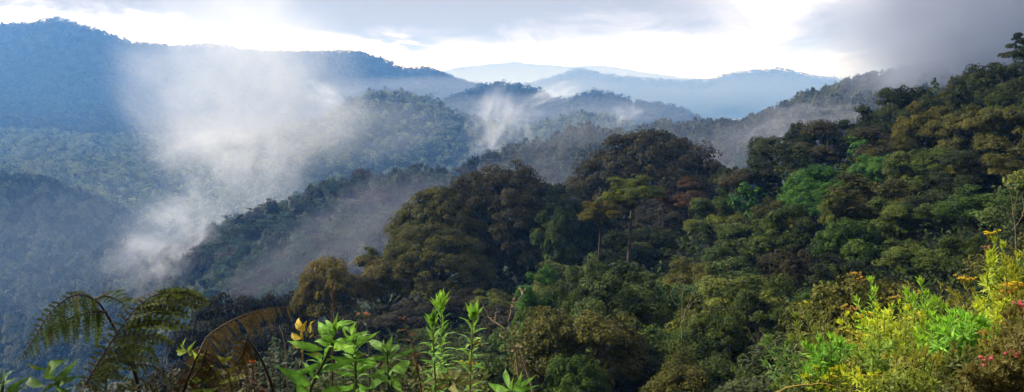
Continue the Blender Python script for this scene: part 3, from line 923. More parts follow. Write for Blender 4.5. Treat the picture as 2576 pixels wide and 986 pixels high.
BRIGHT = (.135, .30, .034); MIDG = (.075, .165, .036); LIME = (.20, .30, .030); DULLG = (.050, .095, .026)
leafy('broad_leaved_plant', 'bright green plant with large pointed leaves on a leaning stem, left of the whorled stems', 2.2, [(779, 986), (812, 915), (839, 855), (846, 815)],
 [(839, 842, 851, 783, .6, .22), (832, 850, 800, 808, .5, .5), (836, 868, 806, 826, .75, .5), (813, 880, 722, 857, .45, .30), (813, 897, 766, 889, .35, .42), (806, 912, 738, 934, .35, .30), (782, 972, 690, 918, .3, .34),
  (775, 990, 742, 955, .25, .6), (835, 864, 914, 833, .5, .26), (826, 893, 920, 902, .4, .28), (805, 936, 885, 914, .35, .30), (808, 984, 880, 970, .35, .32), (843, 830, 866, 800, .7, .26), (840, 872, 892, 870, .7, .3)],
 BRIGHT, r=0.005, extra=20, elen=62, seed=2)
leafy('broad_leaved_plant', 'upright bright green plant with narrow top leaves, second of the leafy clump', 2.3, [(896, 986), (894, 930), (893, 880), (899, 815)],
 [(897, 850, 897, 808, .7, .3), (880, 850, 861, 815, .6, .35), (892, 866, 958, 832, .55, .2), (893, 876, 925, 832, .6, .26), (893, 876, 843, 872, .6, .3), (890, 886, 845, 868, .5, .3), (896, 900, 925, 890, .5, .3),
  (893, 905, 952, 914, .4, .28), (893, 925, 846, 908, .4, .3), (895, 940, 950, 918, .5, .26), (890, 945, 836, 932, .4, .3), (896, 960, 948, 975, .4, .28), (890, 965, 850, 985, .4, .3), (897, 978, 935, 1000, .4, .3)],
 BRIGHT, r=0.0045, extra=20, elen=58, seed=3)
leafy('broad_leaved_plant', 'mid green leafy plant with one long brownish leaf reaching right', 2.35, [(979, 986), (976, 930), (974, 880)],
 [(975, 885, 928, 858, .5, .3), (976, 882, 988, 842, .6, .42), (977, 886, 1003, 868, .5, .3), (975, 880, 966, 852, .6, .45), (978, 905, 1062, 872, .3, .16), (975, 900, 918, 902, .45, .3), (975, 910, 950, 895, .5, .4),
  (982, 930, 1032, 908, .55, .55), (984, 940, 1010, 985, .6, .4), (972, 930, 920, 950, .4, .3), (974, 945, 930, 975, .4, .3)],
 (.10, .21, .034), r=0.004, extra=18, elen=54, seed=4)
leafy('yellow_leaved_plant', 'small plant with yellow and orange young leaves behind the leafy clump', 2.5, [(768, 986), (762, 900), (762, 832)],
 [(762, 832, 752, 799, .7, .45), (764, 832, 772, 806, .5, .5), (761, 834, 742, 812, .6, .4), (758, 852, 735, 836, .4, .4), (760, 852, 757, 832, .5, .4), (779, 838, 795, 806, .5, .3), (781, 838, 783, 815, .6, .3),
  (758, 872, 728, 860, .2, .35), (760, 880, 757, 888, .2, .8), (778, 850, 790, 838, .4, .3)],
 (.36, .27, .02), r=0.003, extra=3, elen=34, seed=5, stem_col=(.20, .13, .03))
leafy('broad_leaved_plant', 'dark green plant with upright lance leaves in the lower left corner beside the fern', 2.1, [(145, 986), (148, 945)],
 [(118, 931, 64, 913, .5, .22), (132, 955, 122, 912, .6, .5), (138, 930, 170, 902, .6, .3), (148, 958, 200, 898, .5, .2), (150, 968, 205, 945, .4, .22), (112, 972, 72, 954, .4, .3), (140, 975, 190, 990, .4, .3), (146, 965, 100, 990, .4, .3)],
 (.060, .125, .024), r=0.005, extra=4, elen=56, seed=6)
leafy('broad_leaved_plant', 'half cut off dark green plant at the left border of the photo', 2.0, [(5, 986), (10, 960)],
 [(8, 975, 12, 930, .5, .3), (12, 968, 42, 930, .7, .2), (14, 985, 82, 942, .5, .22), (20, 992, 70, 965, .4, .22), (4, 980, -22, 938, .5, .3)], (.055, .12, .022), r=0.005, extra=3, elen=50, seed=7)
leafy('rosette_plant', 'light green star of leaves above the withered frond', 2.5, [(500, 1000), (480, 930), (472, 885)],
 [(472, 884, 444, 872, .6, .25), (472, 884, 452, 862, .6, .25), (472, 884, 468, 849, .7, .28), (472, 884, 494, 856, .6, .25), (472, 884, 450, 886, .5, .25), (474, 886, 500, 872, .5, .25), (474, 890, 484, 905, .5, .3)],
 (.17, .24, .03), r=0.003, seed=8)
leafy('rosette_plant', 'pale green rosette with a yellow heart and brownish outer leaves', 2.1, [(1130, 1000), (1132, 958)],
 [(1132, 955, 1041, 961, .15, .16), (1130, 952, 1090, 928, .45, .4), (1135, 950, 1124, 926, .8, .5), (1140, 955, 1160, 930, .35, .42), (1142, 960, 1216, 934, .2, .2), (1138, 965, 1214, 960, .4, .18), (1130, 965, 1088, 985, .4, .3), (1136, 968, 1165, 1000, .4, .3), (1128, 962, 1062, 982, .3, .2)],
 (.20, .20, .055), r=0.005, seed=9)
leafy('rosette_plant', 'fresh green rosette of narrow leaves at the bottom edge, right of the whorled stems', 2.1, [(1285, 1010), (1287, 985)],
 [(1286, 982, 1272, 926, .5, .24), (1288, 980, 1313, 931, .6, .22), (1290, 984, 1352, 941, .6, .2), (1283, 982, 1229, 962, .5, .26), (1290, 988, 1358, 968, .4, .2), (1287, 980, 1292, 948, .8, .22), (1284, 988, 1240, 992, .4, .26), (1290, 992, 1330, 1000, .4, .25)],
 (.12, .27, .034), r=0.005, seed=10)
leafy('broad_leaved_plant', 'small yellow green plant hidden under the withered frond', 2.35, [(515, 1000), (505, 940), (498, 895)],
 [(500, 905, 482, 880, .6, .3), (500, 915, 520, 890, .6, .3), (502, 930, 470, 915, .5, .3), (504, 935, 540, 915, .5, .3), (508, 955, 478, 945, .5, .3), (508, 962, 545, 945, .5, .3), (510, 980, 475, 985, .5, .3), (512, 985, 550, 975, .5, .3)],
 (.15, .22, .028), r=0.003, extra=8, elen=30, seed=11)
leafy('broad_leaved_plant', 'yellowish leafy sprig left of the orange flower', 2.4, [(590, 1000), (575, 950), (562, 905)],
 [(562, 910, 540, 890, .6, .3), (564, 912, 590, 892, .6, .3), (568, 930, 540, 925, .5, .3), (570, 935, 605, 918, .5, .3), (578, 958, 545, 960, .5, .3), (580, 962, 620, 948, .5, .3), (586, 985, 610, 975, .7, .6)],
 (.17, .19, .028), r=0.003, extra=8, elen=28, seed=12)

def fine_bush(name, label, Y, u, vtop, wpx, color, n_st, leaf_px, seed, cat='plant', root=1060, dens=16):
    """a low bush of many thin stems set with small leaves"""
    g = np.random.default_rng(seed)
    k = Y / FPX
    o = plant(name, u, root, Y, label, cat)
    ms, ml = MB(), MB()
    for s in range(n_st):
        tu = u + g.uniform(-.5, .5) * wpx; tv = vtop + g.uniform(0, 0.5) * (986 - vtop) + abs(tu - u) * 0.25
        dy = g.uniform(-.3, .3)
        sc = curve(np.array([P(u + (tu - u) * .4, root, Y + dy * .3), P(u + (tu - u) * .7, (root + tv) / 2, Y + dy * .7), P(tu, tv, Y + dy)]), 12)
        ms.tube(sc, np.linspace(0.003, 0.001, 12), 4, 0.5)
        for q in range(dens):
            f = g.uniform(0.25, 1.0)
            p = sc[min(11, int(f * 12))]
            d = unit(np.array([g.normal(), g.normal() * 0.7, 0.5 + 0.4 * g.normal()]))
            L = leaf_px * k * g.uniform(0.6, 1.2)
            blade(ml, p, p + d * L, L * 0.34, g, 0.12, 0.2, (0, -.4, 1), 5)
    part(ms, 'stem', M_STEM, o, (.05, .045, .02))
    part(ml, 'foliage', M_BLADE, o, color)
    return o

fine_bush('low_bush', 'dark bluish green small leaved bush left of the leafy clump', 2.7, 712, 850, 130, (.040, .068, .034), 26, 22, 21, 'bush')
fine_bush('low_bush', 'dull brownish small leaved bush round the orange flower', 2.9, 620, 905, 150, (.055, .048, .022), 24, 22, 22, 'bush')
fine_bush('low_bush', 'dark low bush at the foot of the fern', 2.6, 430, 930, 160, (.032, .036, .016), 26, 22, 23, 'bush')
fine_bush('low_bush', 'dark green low bush under the leafy clump', 2.8, 860, 910, 240, (.045, .075, .022), 34, 26, 24, 'bush')
fine_bush('low_bush', 'olive low bush at the foot of the whorled stems', 2.8, 1110, 905, 220, (.075, .095, .022), 32, 26, 25, 'bush')
fine_bush('low_bush', 'dark low bush at the bottom left of the fern stalk', 2.5, 270, 950, 150, (.034, .044, .016), 20, 24, 26, 'bush')

# -------- whorled stems
def flower_head(parent, c, rad, color, g, n=70, flat=0.55, name='flower_head'):
    m = MB()
    d = sphere_dirs(n, g, -0.1)
    d[:, 2] *= flat
    Cc = np.asarray(c) + d * rad * g.uniform(0.6, 1.0, n)[:, None]
    V, F = leaf_quads(Cc, d + np.array([0, 0, .3]), rad * 0.38, rad * 0.30, g, 0.6)
    m.add(V, F, np.repeat(g.uniform(0.25, 0.95, n), 4))
    # stalklets
    for i in range(0, n, 6):
        m.tube(np.array([np.asarray(c) - [0, 0, rad * 1.1], Cc[i]]), [rad * 0.05, rad * 0.04], 3, 0.1)
    return part(m, name, M_PETAL, parent, color, False)

def umbel(parent, c, rad, color, g, k=5, spread=1.6):
    """a loose cluster of little heads"""
    m = MB()
    for i in range(k):
        off = np.array([g.normal() * spread * rad, g.normal() * spread * rad * .7, g.normal() * 0.45 * rad])
        cc = np.asarray(c) + off
        n = 34
        d = sphere_dirs(n, g, -0.2); d[:, 2] *= 0.7
        Cc = cc + d * rad * 0.6
        V, F = leaf_quads(Cc, d, rad * 0.34, rad * 0.28, g, 0.6)
        m.add(V, F, np.repeat(g.uniform(0.25, 0.95, n), 4))
        m.tube(np.array([np.asarray(c) - [0, 0, rad * 3.0], np.asarray(c) - [0, 0, rad * 1.2] + off * .4, cc]), [rad * .12, rad * .1, rad * .08], 4, 0.05)
    return part(m, 'flower_head', M_PETAL, parent, color, False)

def whorled(name, label, Y, stems, color, leaf_px, seed, flowers=(), cat='plant', width=0.18, dens=1.0, tuft=14, stem_col=(.10, .09, .03), root=1060, group=None, gap=9.0, start=0.12, r=0.0035):
    """stems: lists of survey points root->tip, set with spiralling narrow leaves and a tuft on top"""
    g = np.random.default_rng(seed)
    k = Y / FPX
    u0 = stems[0][0][0]
    o = plant(name, u0, max(root, stems[0][0][1]), Y, label, cat, group)
    ms, ml = MB(), MB()
    for st in stems:
        dy = g.uniform(-.12, .12)
        pts = [(st[0][0], root)] + list(st) if (st[0][1] < root - 10 and root < 1080) else list(st)
        n = 40
        sc = curve(PP(pts, Y, dy), n)
        ms.tube(sc, np.linspace(r, r * 0.45, n), 5, 0.5)
        Ltot = np.sum(np.linalg.norm(np.diff(sc, axis=0), axis=1))
        nl = int(Ltot / k / gap * 2.2 * dens)
        T = unit(np.gradient(sc, axis=0))
        ph = g.uniform(0, 6)
        for i in range(nl):
            f = start + (0.985 - start) * i / nl
            x = f * (n - 1); j = min(int(x), n - 2)
            p = sc[j] * (1 - x + j) + sc[j + 1] * (x - j)
            ph += 2.4
            t = T[j]
            a = unit(np.cross(t, [0.2, 1, 0.1])); b = np.cross(t, a)
            rise = 0.35 + 1.1 * max(0, f - 0.72) / 0.28 + 0.15 * g.normal()
            d = unit(a * math.cos(ph) + b * math.sin(ph) + t * rise)
            L = leaf_px * k * g.uniform(0.75, 1.15) * (1.0 - 0.45 * max(0, f - 0.85) / 0.15)
            blade(ml, p, p + d * L + np.array([0, 0, -0.10 * L]), L * width, g, 0.10, 0.2, t, 6)
        for i in range(tuft):
            ph += 2.4
            t = T[-1]
            a = unit(np.cross(t, [0.2, 1, 0.1])); b = np.cross(t, a)
            op = g.uniform(0.1, 1.0)
            d = unit((a * math.cos(ph) + b * math.sin(ph)) * op + t)
            L = leaf_px * k * g.uniform(0.5, 0.95)
            p = sc[-1] - t * L * g.uniform(0, 0.5)
            blade(ml, p, p + d * L, L * width * 1.05, g, 0.05, 0.2, None, 6, g.uniform(0.5, 0.9))
    part(ms, 'stem', M_STEM, o, stem_col)
    part(ml, 'foliage', M_BLADE, o, color)
    for (fu, fv, rpx, colr, kk) in flowers:
        umbel(o, np.array(P(fu, fv, Y)), rpx * k, colr, g, kk)
    return o

NEON = (.150, .330, .030)
YEL = (.62, .50, .02); ORA = (.55, .22, .05); PINK = (.55, .12, .13); SALM = (.42, .20, .10); TANC = (.45, .34, .07)
whorled('whorled_plant', 'tallest bright green stem with whorls of narrow leaves near the bottom centre', 2.2, [[(1113, 986), (1111, 900), (1110, 762)]], NEON, 52, 31, gap=12, tuft=26, start=0.25)
whorled('whorled_plant', 'shorter bright green whorled stem leaning on the left of the tallest one', 2.15, [[(1096, 986), (1092, 900), (1088, 808)]], (.12, .27, .03), 46, 32, gap=11, tuft=22, start=0.25)
whorled('whorled_plant', 'right hand whorled stem with reddish stalk and small yellow flowers', 2.2, [[(1182, 986), (1186, 880), (1190, 790)]], (.13, .29, .03), 52, 33, gap=15, tuft=24, start=0.25, stem_col=(.16, .08, .03),
        flowers=[(1201, 860, 5, YEL, 4), (1160, 910, 5, YEL, 5), (1190, 914, 5, YEL, 4), (1212, 868, 4, YEL, 2)])

# -------- single flowers, dry stalks and sticks
fl = plant('orange_flower', 640, 1060, 2.4, 'small orange red daisy on a thin reddish stalk', 'flower')
m = MB(); m.tube(curve(PP([(640, 1060), (640, 980), (637, 940), (634, 918)], 2.4), 10), np.linspace(0.003, 0.002, 10), 5, .5)
part(m, 'stalk', M_STEM, fl, (.10, .045, .03))
m = MB(); c0 = np.array(P(634, 911, 2.4)); g = np.random.default_rng(3)
for i in range(22):
    a_ = i * 2 * math.pi / 22
    d = np.array([math.cos(a_), math.sin(a_) * 0.8, 0.25])
    blade(m, c0, c0 + d * 0.0125, 0.0045, g, 0.2, 0.1, (0, -.5, 1), 4)
part(m, 'petal', M_PETAL, fl, (.75, .16, .015))
m = MB(); dd = sphere_dirs(60, g, -0.3); V, F = leaf_quads(c0 + dd * 0.0055, dd, 0.003, 0.003, g, .3); m.add(V, F, 0.5)
part(m, 'flower_centre', M_PETAL, fl, (.40, .14, .02), False)

def dry_stalk(name, label, Y, pts, color, head, head_col, seed, leaves=8):
    g = np.random.default_rng(seed)
    o = plant(name, pts[0][0], 1060, Y, label, 'flower')
    sc = curve(PP([(pts[0][0], 1060)] + pts, Y), 14)
    m = MB(); m.tube(sc, np.linspace(0.004, 0.002, 14), 5, .5)
    part(m, 'stem', M_STEM, o, color)
    m = MB(); k = Y / FPX
    for i in range(leaves):
        p = sc[g.integers(7, 13)]
        d = unit(np.array([g.normal(), g.normal() * .6, -0.1 + 0.4 * g.normal()]))
        L = 26 * k * g.uniform(.7, 1.2)
        blade(m, p, p + d * L, L * .2, g, -0.2, 0.3, None, 6)
    part(m, 'dry_foliage', M_BLADE, o, tuple(c * 1.2 for c in color))
    umbel(o, np.array(P(head[0], head[1], Y)), head[2] * k, head_col, g, 7, 1.3)
    return o

dry_stalk('dry_flower', 'salmon pink seed head on a grey stalk against the dark trees', 2.5, [(930, 986), (928, 880), (921, 800)], (.07, .075, .05), (921, 788, 6), (.40, .17, .09), 41)
dry_stalk('dry_flower', 'withered brown flower stalk with drooping dry leaves beside the whorled stems', 2.4, [(1060, 986), (1040, 880), (1018, 815)], (.10, .065, .035), (1017, 798, 5), (.20, .11, .08), 42, 16)

def sticks(name, label, cat, Y, polylines, color_mat, r, root=None):
    u0, v0 = polylines[0][0]
    o = plant(name, u0, v0, Y, label, cat)
    for i, pl in enumerate(polylines):
        g = np.random.default_rng(int(u0) + i)
        m = MB()
        pts = PP(pl, Y, g.uniform(-.05, .05) * Y * 0.4)
        sc = curve(pts, 14)
        sc[1:-1] += g.normal(size=(12, 3)) * r * 0.5
        rr = r * (1.0 if i == 0 else 0.6)
        m.tube(sc, np.linspace(rr, rr * 0.35, 14), 6, .5)
        m.V = [v - np.array(o.location) for v in m.V]
        m.build('trunk' if i == 0 else 'branch', color_mat, o)
    return o

M_TWIG = noise_material('dry_twig', (.12, .085, .05), (.30, .24, .16), 6.0)
M_RED = noise_material('reddish_twig', (.07, .035, .02), (.17, .085, .05), 8.0)
sticks('bare_stem', 'thin bare brown stem with a forked tip in front of the olive column', 'stem', 2.8, [[(836, 1060), (835, 820), (836, 760), (838, 702)], [(836, 748), (828, 738)], [(838, 735), (842, 718)]], M_RED, 0.0042)
sticks('bare_stem', 'short grey bare stem left of the yellow leaved plant', 'stem', 2.6, [[(728, 1060), (716, 870), (703, 818)]], M_TWIG, 0.003)
sticks('fallen_stick', 'reddish stick leaning to the right below the orange flower', 'stick', 2.2, [[(690, 1000), (650, 970), (608, 946)]], M_RED, 0.004)
sticks('bare_stem', 'bare brown stalk between the leafy clump and the whorled stems', 'stem', 2.4, [[(1064, 1060), (1070, 960), (1078, 880), (1055, 850)]], M_RED, 0.0035)
DX, DV = 981.2, 704.4
cr4 = lambda *pp: [(DX + x * .2857, DV + y * .2857) for x, y in pp]
sticks('dead_shrub', 'pale leafless dead shrub spreading bare branches in front of the dark forest', 'shrub', 24.0,
       [cr4((1130, 1250), (1125, 760), (1085, 560), (1040, 440)), cr4((1040, 440), (920, 375), (862, 310), (800, 180)), cr4((1040, 440), (1052, 320), (1080, 235), (1165, 130)), cr4((920, 375), (925, 320), (958, 270)),
        cr4((1165, 130), (1150, 90), (1140, 60)), cr4((1080, 235), (1086, 190), (1092, 140)), cr4((1130, 620), (1080, 575), (980, 520), (900, 450), (845, 385)), cr4((1085, 480), (1100, 430), (1140, 370)),
        cr4((1125, 590), (1160, 590), (1200, 615)), cr4((1060, 470), (1010, 460), (975, 465)), cr4((1090, 640), (1030, 625), (985, 620)), cr4((1000, 530), (975, 490), (968, 460)), cr4((1165, 130), (1185, 100), (1190, 70))], M_TWIG, 0.045)
sticks('dead_branch', 'curved pale dead branch low in front of the dark shrubs', 'branch', 16.0, [cr4((1290, 1100), (1180, 720), (1150, 700), (1145, 660)), cr4((1165, 712), (1200, 715), (1245, 715))], M_TWIG, 0.03)
M_GRASS = noise_material('dry_grass', (.25, .16, .04), (.45, .33, .08), 10.0)
sticks('grass_stem', 'single arching yellow grass stem along the bottom of the flowering bank', 'grass stem', 3.0, [[(1935, 1000), (1980, 976), (2050, 966), (2110, 975), (2150, 1000)]], M_GRASS, 0.004)

for (u, v, Y, lab, sc_) in [(1716, 790, 46, 'pale thin dead tree standing among the shrubs in the lower middle', 1.0), (2548, 560, 30, 'bare pale branches reaching up at the right edge above the flowering bank', 1.5)]:
    g_ = random.Random(int(u))
    w_ = lambda a: a * sc_ + g_.uniform(-5, 5)
    sticks('dead_tree', lab, 'tree', Y, [[(u + w_(6), v + 110), (u + w_(2), v + 40), (u, v - 20 * sc_), (u - w_(8), v - 60 * sc_)], [(u + w_(1), v + 20), (u + w_(16), v - 18), (u + w_(24), v - 52 * sc_)],
        [(u, v - 10), (u - w_(20), v - 34), (u - w_(30), v - 62 * sc_)], [(u + w_(14), v - 14), (u + w_(32), v - 30), (u + w_(44), v - 34)], [(u - w_(4), v - 38), (u + w_(4), v - 62), (u + w_(2), v - 84 * sc_)]], M_TWIG, 0.0007 * Y)

# -------- the flowering bank at the right
BANK = 'shrubs of the flowering bank'
def bank_shrub(label, Y, tips, color, leaf_px, seed, flowers=(), base=None, **kw):
    g = np.random.default_rng(seed)
    bu = base if base is not None else sum(t[0] for t in tips) / len(tips)
    st = []
    for (tu, tv) in tips:
        b = bu + (tu - bu) * 0.35
        st.append([(b, 1090), (bu + (tu - bu) * 0.62 + g.uniform(-8, 8), 1090 + (tv - 1090) * 0.5), (tu, tv)])
        for j in range(4):                                   # side shoots
            f = g.uniform(0.45, 0.85)
            mu, mv = b + (tu - b) * f, 1090 + (tv - 1090) * f
            s = 1 if (j + int(tu)) % 2 else -1
            st.append([(mu, mv), (mu + s * g.uniform(10, 22), mv - g.uniform(10, 22)), (mu + s * g.uniform(18, 44), max(tv + 12, mv - g.uniform(30, 75)))])
    return whorled('flowering_shrub', label, Y, st, color, leaf_px, seed, flowers, 'shrub', root=1090, group=BANK, **kw)

YGR = (.36, .44, .028); LGR = (.22, .42, .032); OLV = (.20, .20, .028); OLD = (.125, .115, .026); EMR = (.17, .38, .035)
bank_shrub('leaning green shrub at the far left end of the flowering bank', 3.6, [(1934, 852), (1960, 905), (1990, 930)], (.09, .18, .035), 26, 51, base=2040, gap=8)
bank_shrub('olive shrub with a flat greenish yellow flower top at the left of the bank', 4.0, [(2030, 768), (2003, 818), (2050, 830)], (.14, .19, .03), 26, 52, [(2028, 760, 5, (.45, .42, .05), 6)], base=2060, gap=9)
bank_shrub('thin shrub with forked bare tips right of the flat flower top', 4.0, [(2088, 780), (2075, 800), (2100, 815)], (.13, .15, .03), 22, 53, base=2095, gap=14, tuft=5)
bank_shrub('neon green feathery shrub low at the left of the bank', 3.3, [(2062, 856), (2090, 848), (2040, 880), (2112, 862)], (.14, .33, .028), 30, 54, base=2080, gap=7)
bank_shrub('yellow green shrub low in front, dotted with yellow flowers', 3.2, [(2085, 915), (2120, 925), (2060, 935)], YGR, 24, 55, [(2092, 925, 4, YEL, 6), (2100, 945, 4, YEL, 6), (2085, 975, 4, YEL, 4)], base=2090, gap=8)
bank_shrub('tall shrub with a tan flower plume leaning left above the bank', 4.3, [(2190, 705), (2200, 730)], LGR, 24, 56, [(2152, 688, 5, (.50, .30, .06), 7), (2165, 700, 5, (.50, .30, .06), 5)], base=2212, gap=7, tuft=8)
bank_shrub('shrub carrying tan and yellow flower clusters left of the brightest bush', 4.0, [(2130, 790), (2150, 800), (2170, 810)], YGR, 22, 57, [(2125, 772, 6, TANC, 7), (2145, 778, 6, (.48, .30, .08), 7), (2165, 795, 6, YEL, 7)], base=2160, gap=9)
bank_shrub('pale yellow blossoming shrub with heads all down its front', 3.6, [(2140, 830), (2160, 850), (2120, 860)], (.26, .28, .035), 20, 58, [(2140, 832, 6, (.68, .58, .09), 8), (2125, 855, 6, (.68, .58, .09), 8), (2150, 862, 6, (.68, .58, .09), 8), (2165, 842, 6, (.68, .58, .09), 7)], base=2150, gap=9)
bank_shrub('yellow flowering shrub at the bottom edge below the brightest bush', 3.1, [(2160, 930), (2190, 945), (2210, 935)], YGR, 20, 59, [(2165, 945, 5, YEL, 7), (2180, 955, 5, YEL, 7), (2200, 940, 5, YEL, 6)], base=2185, gap=8)
bank_shrub('brightest yellow green bush in the middle of the bank', 3.7, [(2208, 775), (2225, 800), (2190, 810), (2240, 830)], (.36, .44, .03), 26, 60, [(2190, 790, 5, YEL, 6), (2215, 820, 5, YEL, 5)], base=2220, gap=6.5)
bank_shrub('feathery green shrub in front of the brightest bush', 3.2, [(2212, 850), (2235, 870), (2195, 880)], (.16, .26, .03), 30, 61, base=2220, gap=6.5)
bank_shrub('tall pointed bright green shrub at the top of the bank', 4.2, [(2318, 712), (2330, 740), (2300, 750), (2345, 760)], (.20, .36, .03), 30, 62, [(2310, 735, 5, TANC, 5)], base=2320, gap=7)
bank_shrub('thin olive shrub with upright tips beside the tall pointed one', 4.3, [(2286, 720), (2368, 718), (2275, 748)], (.13, .15, .03), 22, 63, base=2320, gap=11, tuft=6)
bank_shrub('shrub bearing round green buds and flat tan flower tops', 4.1, [(2262, 760), (2240, 770), (2280, 775)], YGR, 22, 64, [(2255, 747, 5, TANC, 8), (2240, 752, 5, (.40, .36, .06), 6), (2290, 772, 5, TANC, 6)], base=2268, gap=9)
bank_shrub('yellow green shrub strewn with pale flowers right of the brightest bush', 3.7, [(2280, 800), (2300, 790), (2320, 805), (2262, 820)], (.25, .31, .03), 24, 65, [(2290, 800, 5, (.66, .56, .10), 6), (2310, 790, 5, (.66, .56, .10), 6)], base=2290, gap=7)
bank_shrub('lush bright green leafy shrub standing out of the yellow bank', 3.4, [(2395, 790), (2420, 795), (2445, 800), (2375, 815), (2465, 812)], EMR, 36, 66, base=2420, gap=8, width=0.2)
bank_shrub('light green shrub left of the lush green one', 3.5, [(2345, 790), (2360, 805), (2330, 820)], LGR, 28, 67, [(2350, 830, 4, TANC, 4)], base=2350, gap=7)
bank_shrub('olive shrub with a flat golden flower top above the lush green shrub', 4.1, [(2432, 712), (2410, 742), (2450, 735)], OLV, 24, 68, [(2422, 698, 6, (.55, .40, .03), 8), (2438, 702, 6, (.55, .40, .03), 6)], base=2440, gap=8)
bank_shrub('tallest shrub of the bank with two yellow flower tops', 4.2, [(2500, 605), (2522, 618), (2490, 640)], (.28, .36, .03), 28, 69, [(2488, 588, 6, YEL, 5), (2500, 582, 6, YEL, 4), (2478, 622, 5, (.40, .22, .08), 5)], base=2535, gap=7)
bank_shrub('golden green shrub below the tallest one', 4.1, [(2530, 660), (2560, 645), (2545, 690), (2580, 640)], (.28, .32, .028), 32, 70, base=2555, gap=7)
bank_shrub('shrub with yellow and orange flower heads near the right edge', 3.6, [(2530, 730), (2555, 725), (2570, 740)], OLV, 26, 71, [(2535, 716, 6, YEL, 6), (2548, 722, 7, (.70, .30, .04), 6), (2530, 735, 6, ORA, 5), (2570, 712, 6, YEL, 4)], base=2550, gap=7)
bank_shrub('yellow green shrub between the lush green one and the right edge', 3.6, [(2475, 760), (2500, 745), (2520, 775), (2490, 790)], YGR, 28, 72, [(2515, 800, 5, (.55, .24, .05), 4)], base=2500, gap=7)
bank_shrub('olive shrub dotted with small orange flower heads', 3.1, [(2480, 840), (2500, 830), (2465, 870)], OLV, 26, 73, [(2482, 858, 5, ORA, 6), (2467, 835, 5, ORA, 5), (2462, 882, 5, ORA, 5)], base=2490, gap=7)
for (u, v, r_, lab, sd) in [(2478, 902, 8, 'dark leaved shrub with pink flower heads below the orange ones', 74), (2545, 890, 8, 'dark leaved shrub with a rosy flower head at the lower right edge', 75), (2470, 945, 7, 'low dark shrub with a single deep pink flower head at the bottom', 76), (2568, 762, 8, 'dark shrub with a red pink flower head touching the right edge', 77)]:
    bank_shrub(lab, 2.6, [(u, v + 8), (u - 25, v + 25), (u + 26, v + 18)], OLD, 26, sd, [(u, v, r_, PINK, 7), (u + 18, v - 4, r_ * .6, PINK, 3)], base=u + 5, gap=7, width=0.26)
bank_shrub('olive green shrub filling the lower right corner', 3.0, [(2550, 850), (2570, 820), (2530, 870), (2585, 870)], OLD, 28, 78, [(2520, 812, 5, (.45, .20, .05), 3)], base=2560, gap=6, width=0.24)
bank_shrub('dull green shrub under the lush green one', 3.0, [(2400, 870), (2430, 880), (2370, 890), (2450, 900)], (.10, .13, .025), 28, 79, [(2400, 880, 4, (.55, .30, .04), 3)], base=2410, gap=6.5, width=0.22)
bank_shrub('yellowish shrub with dark stems in the lower middle of the bank', 3.0, [(2300, 870), (2330, 880), (2270, 885), (2350, 900)], (.20, .22, .028), 26, 80, [(2325, 890, 4, (.60, .38, .04), 5)], base=2310, gap=7, stem_col=(.03, .022, .016))
bank_shrub('green shrub at the bottom edge of the bank, right of the yellow flowers', 2.8, [(2260, 930), (2300, 940), (2330, 950), (2230, 950)], (.17, .22, .028), 28, 81, base=2285, gap=7)
bank_shrub('dark green shrub at the bottom edge under the dull green one', 2.8, [(2380, 940), (2420, 950), (2450, 965)], (.085, .10, .022), 28, 82, base=2415, gap=7, width=0.22)
bank_shrub('dim green shrub at the bottom left foot of the bank', 3.3, [(1985, 960), (2015, 940), (2040, 955)], (.09, .14, .026), 24, 83, base=2020, gap=8)
bank_shrub('olive brown shrub with rusty twigs behind the neon feathery shrub', 4.0, [(2050, 865), (2085, 830), (2120, 840), (2145, 850)], (.13, .13, .03), 22, 84, [(2085, 870, 4, (.40, .14, .05), 5)], base=2095, gap=8)
# ------------------------------------------------------------------ mist: drifting banks and wisps between the ridges
import bmesh
bm = bmesh.new()
bmesh.ops.create_icosphere(bm, subdivisions=3, radius=1.0)
ICO = bpy.data.meshes.new('mist')
bm.to_mesh(ICO); bm.free()

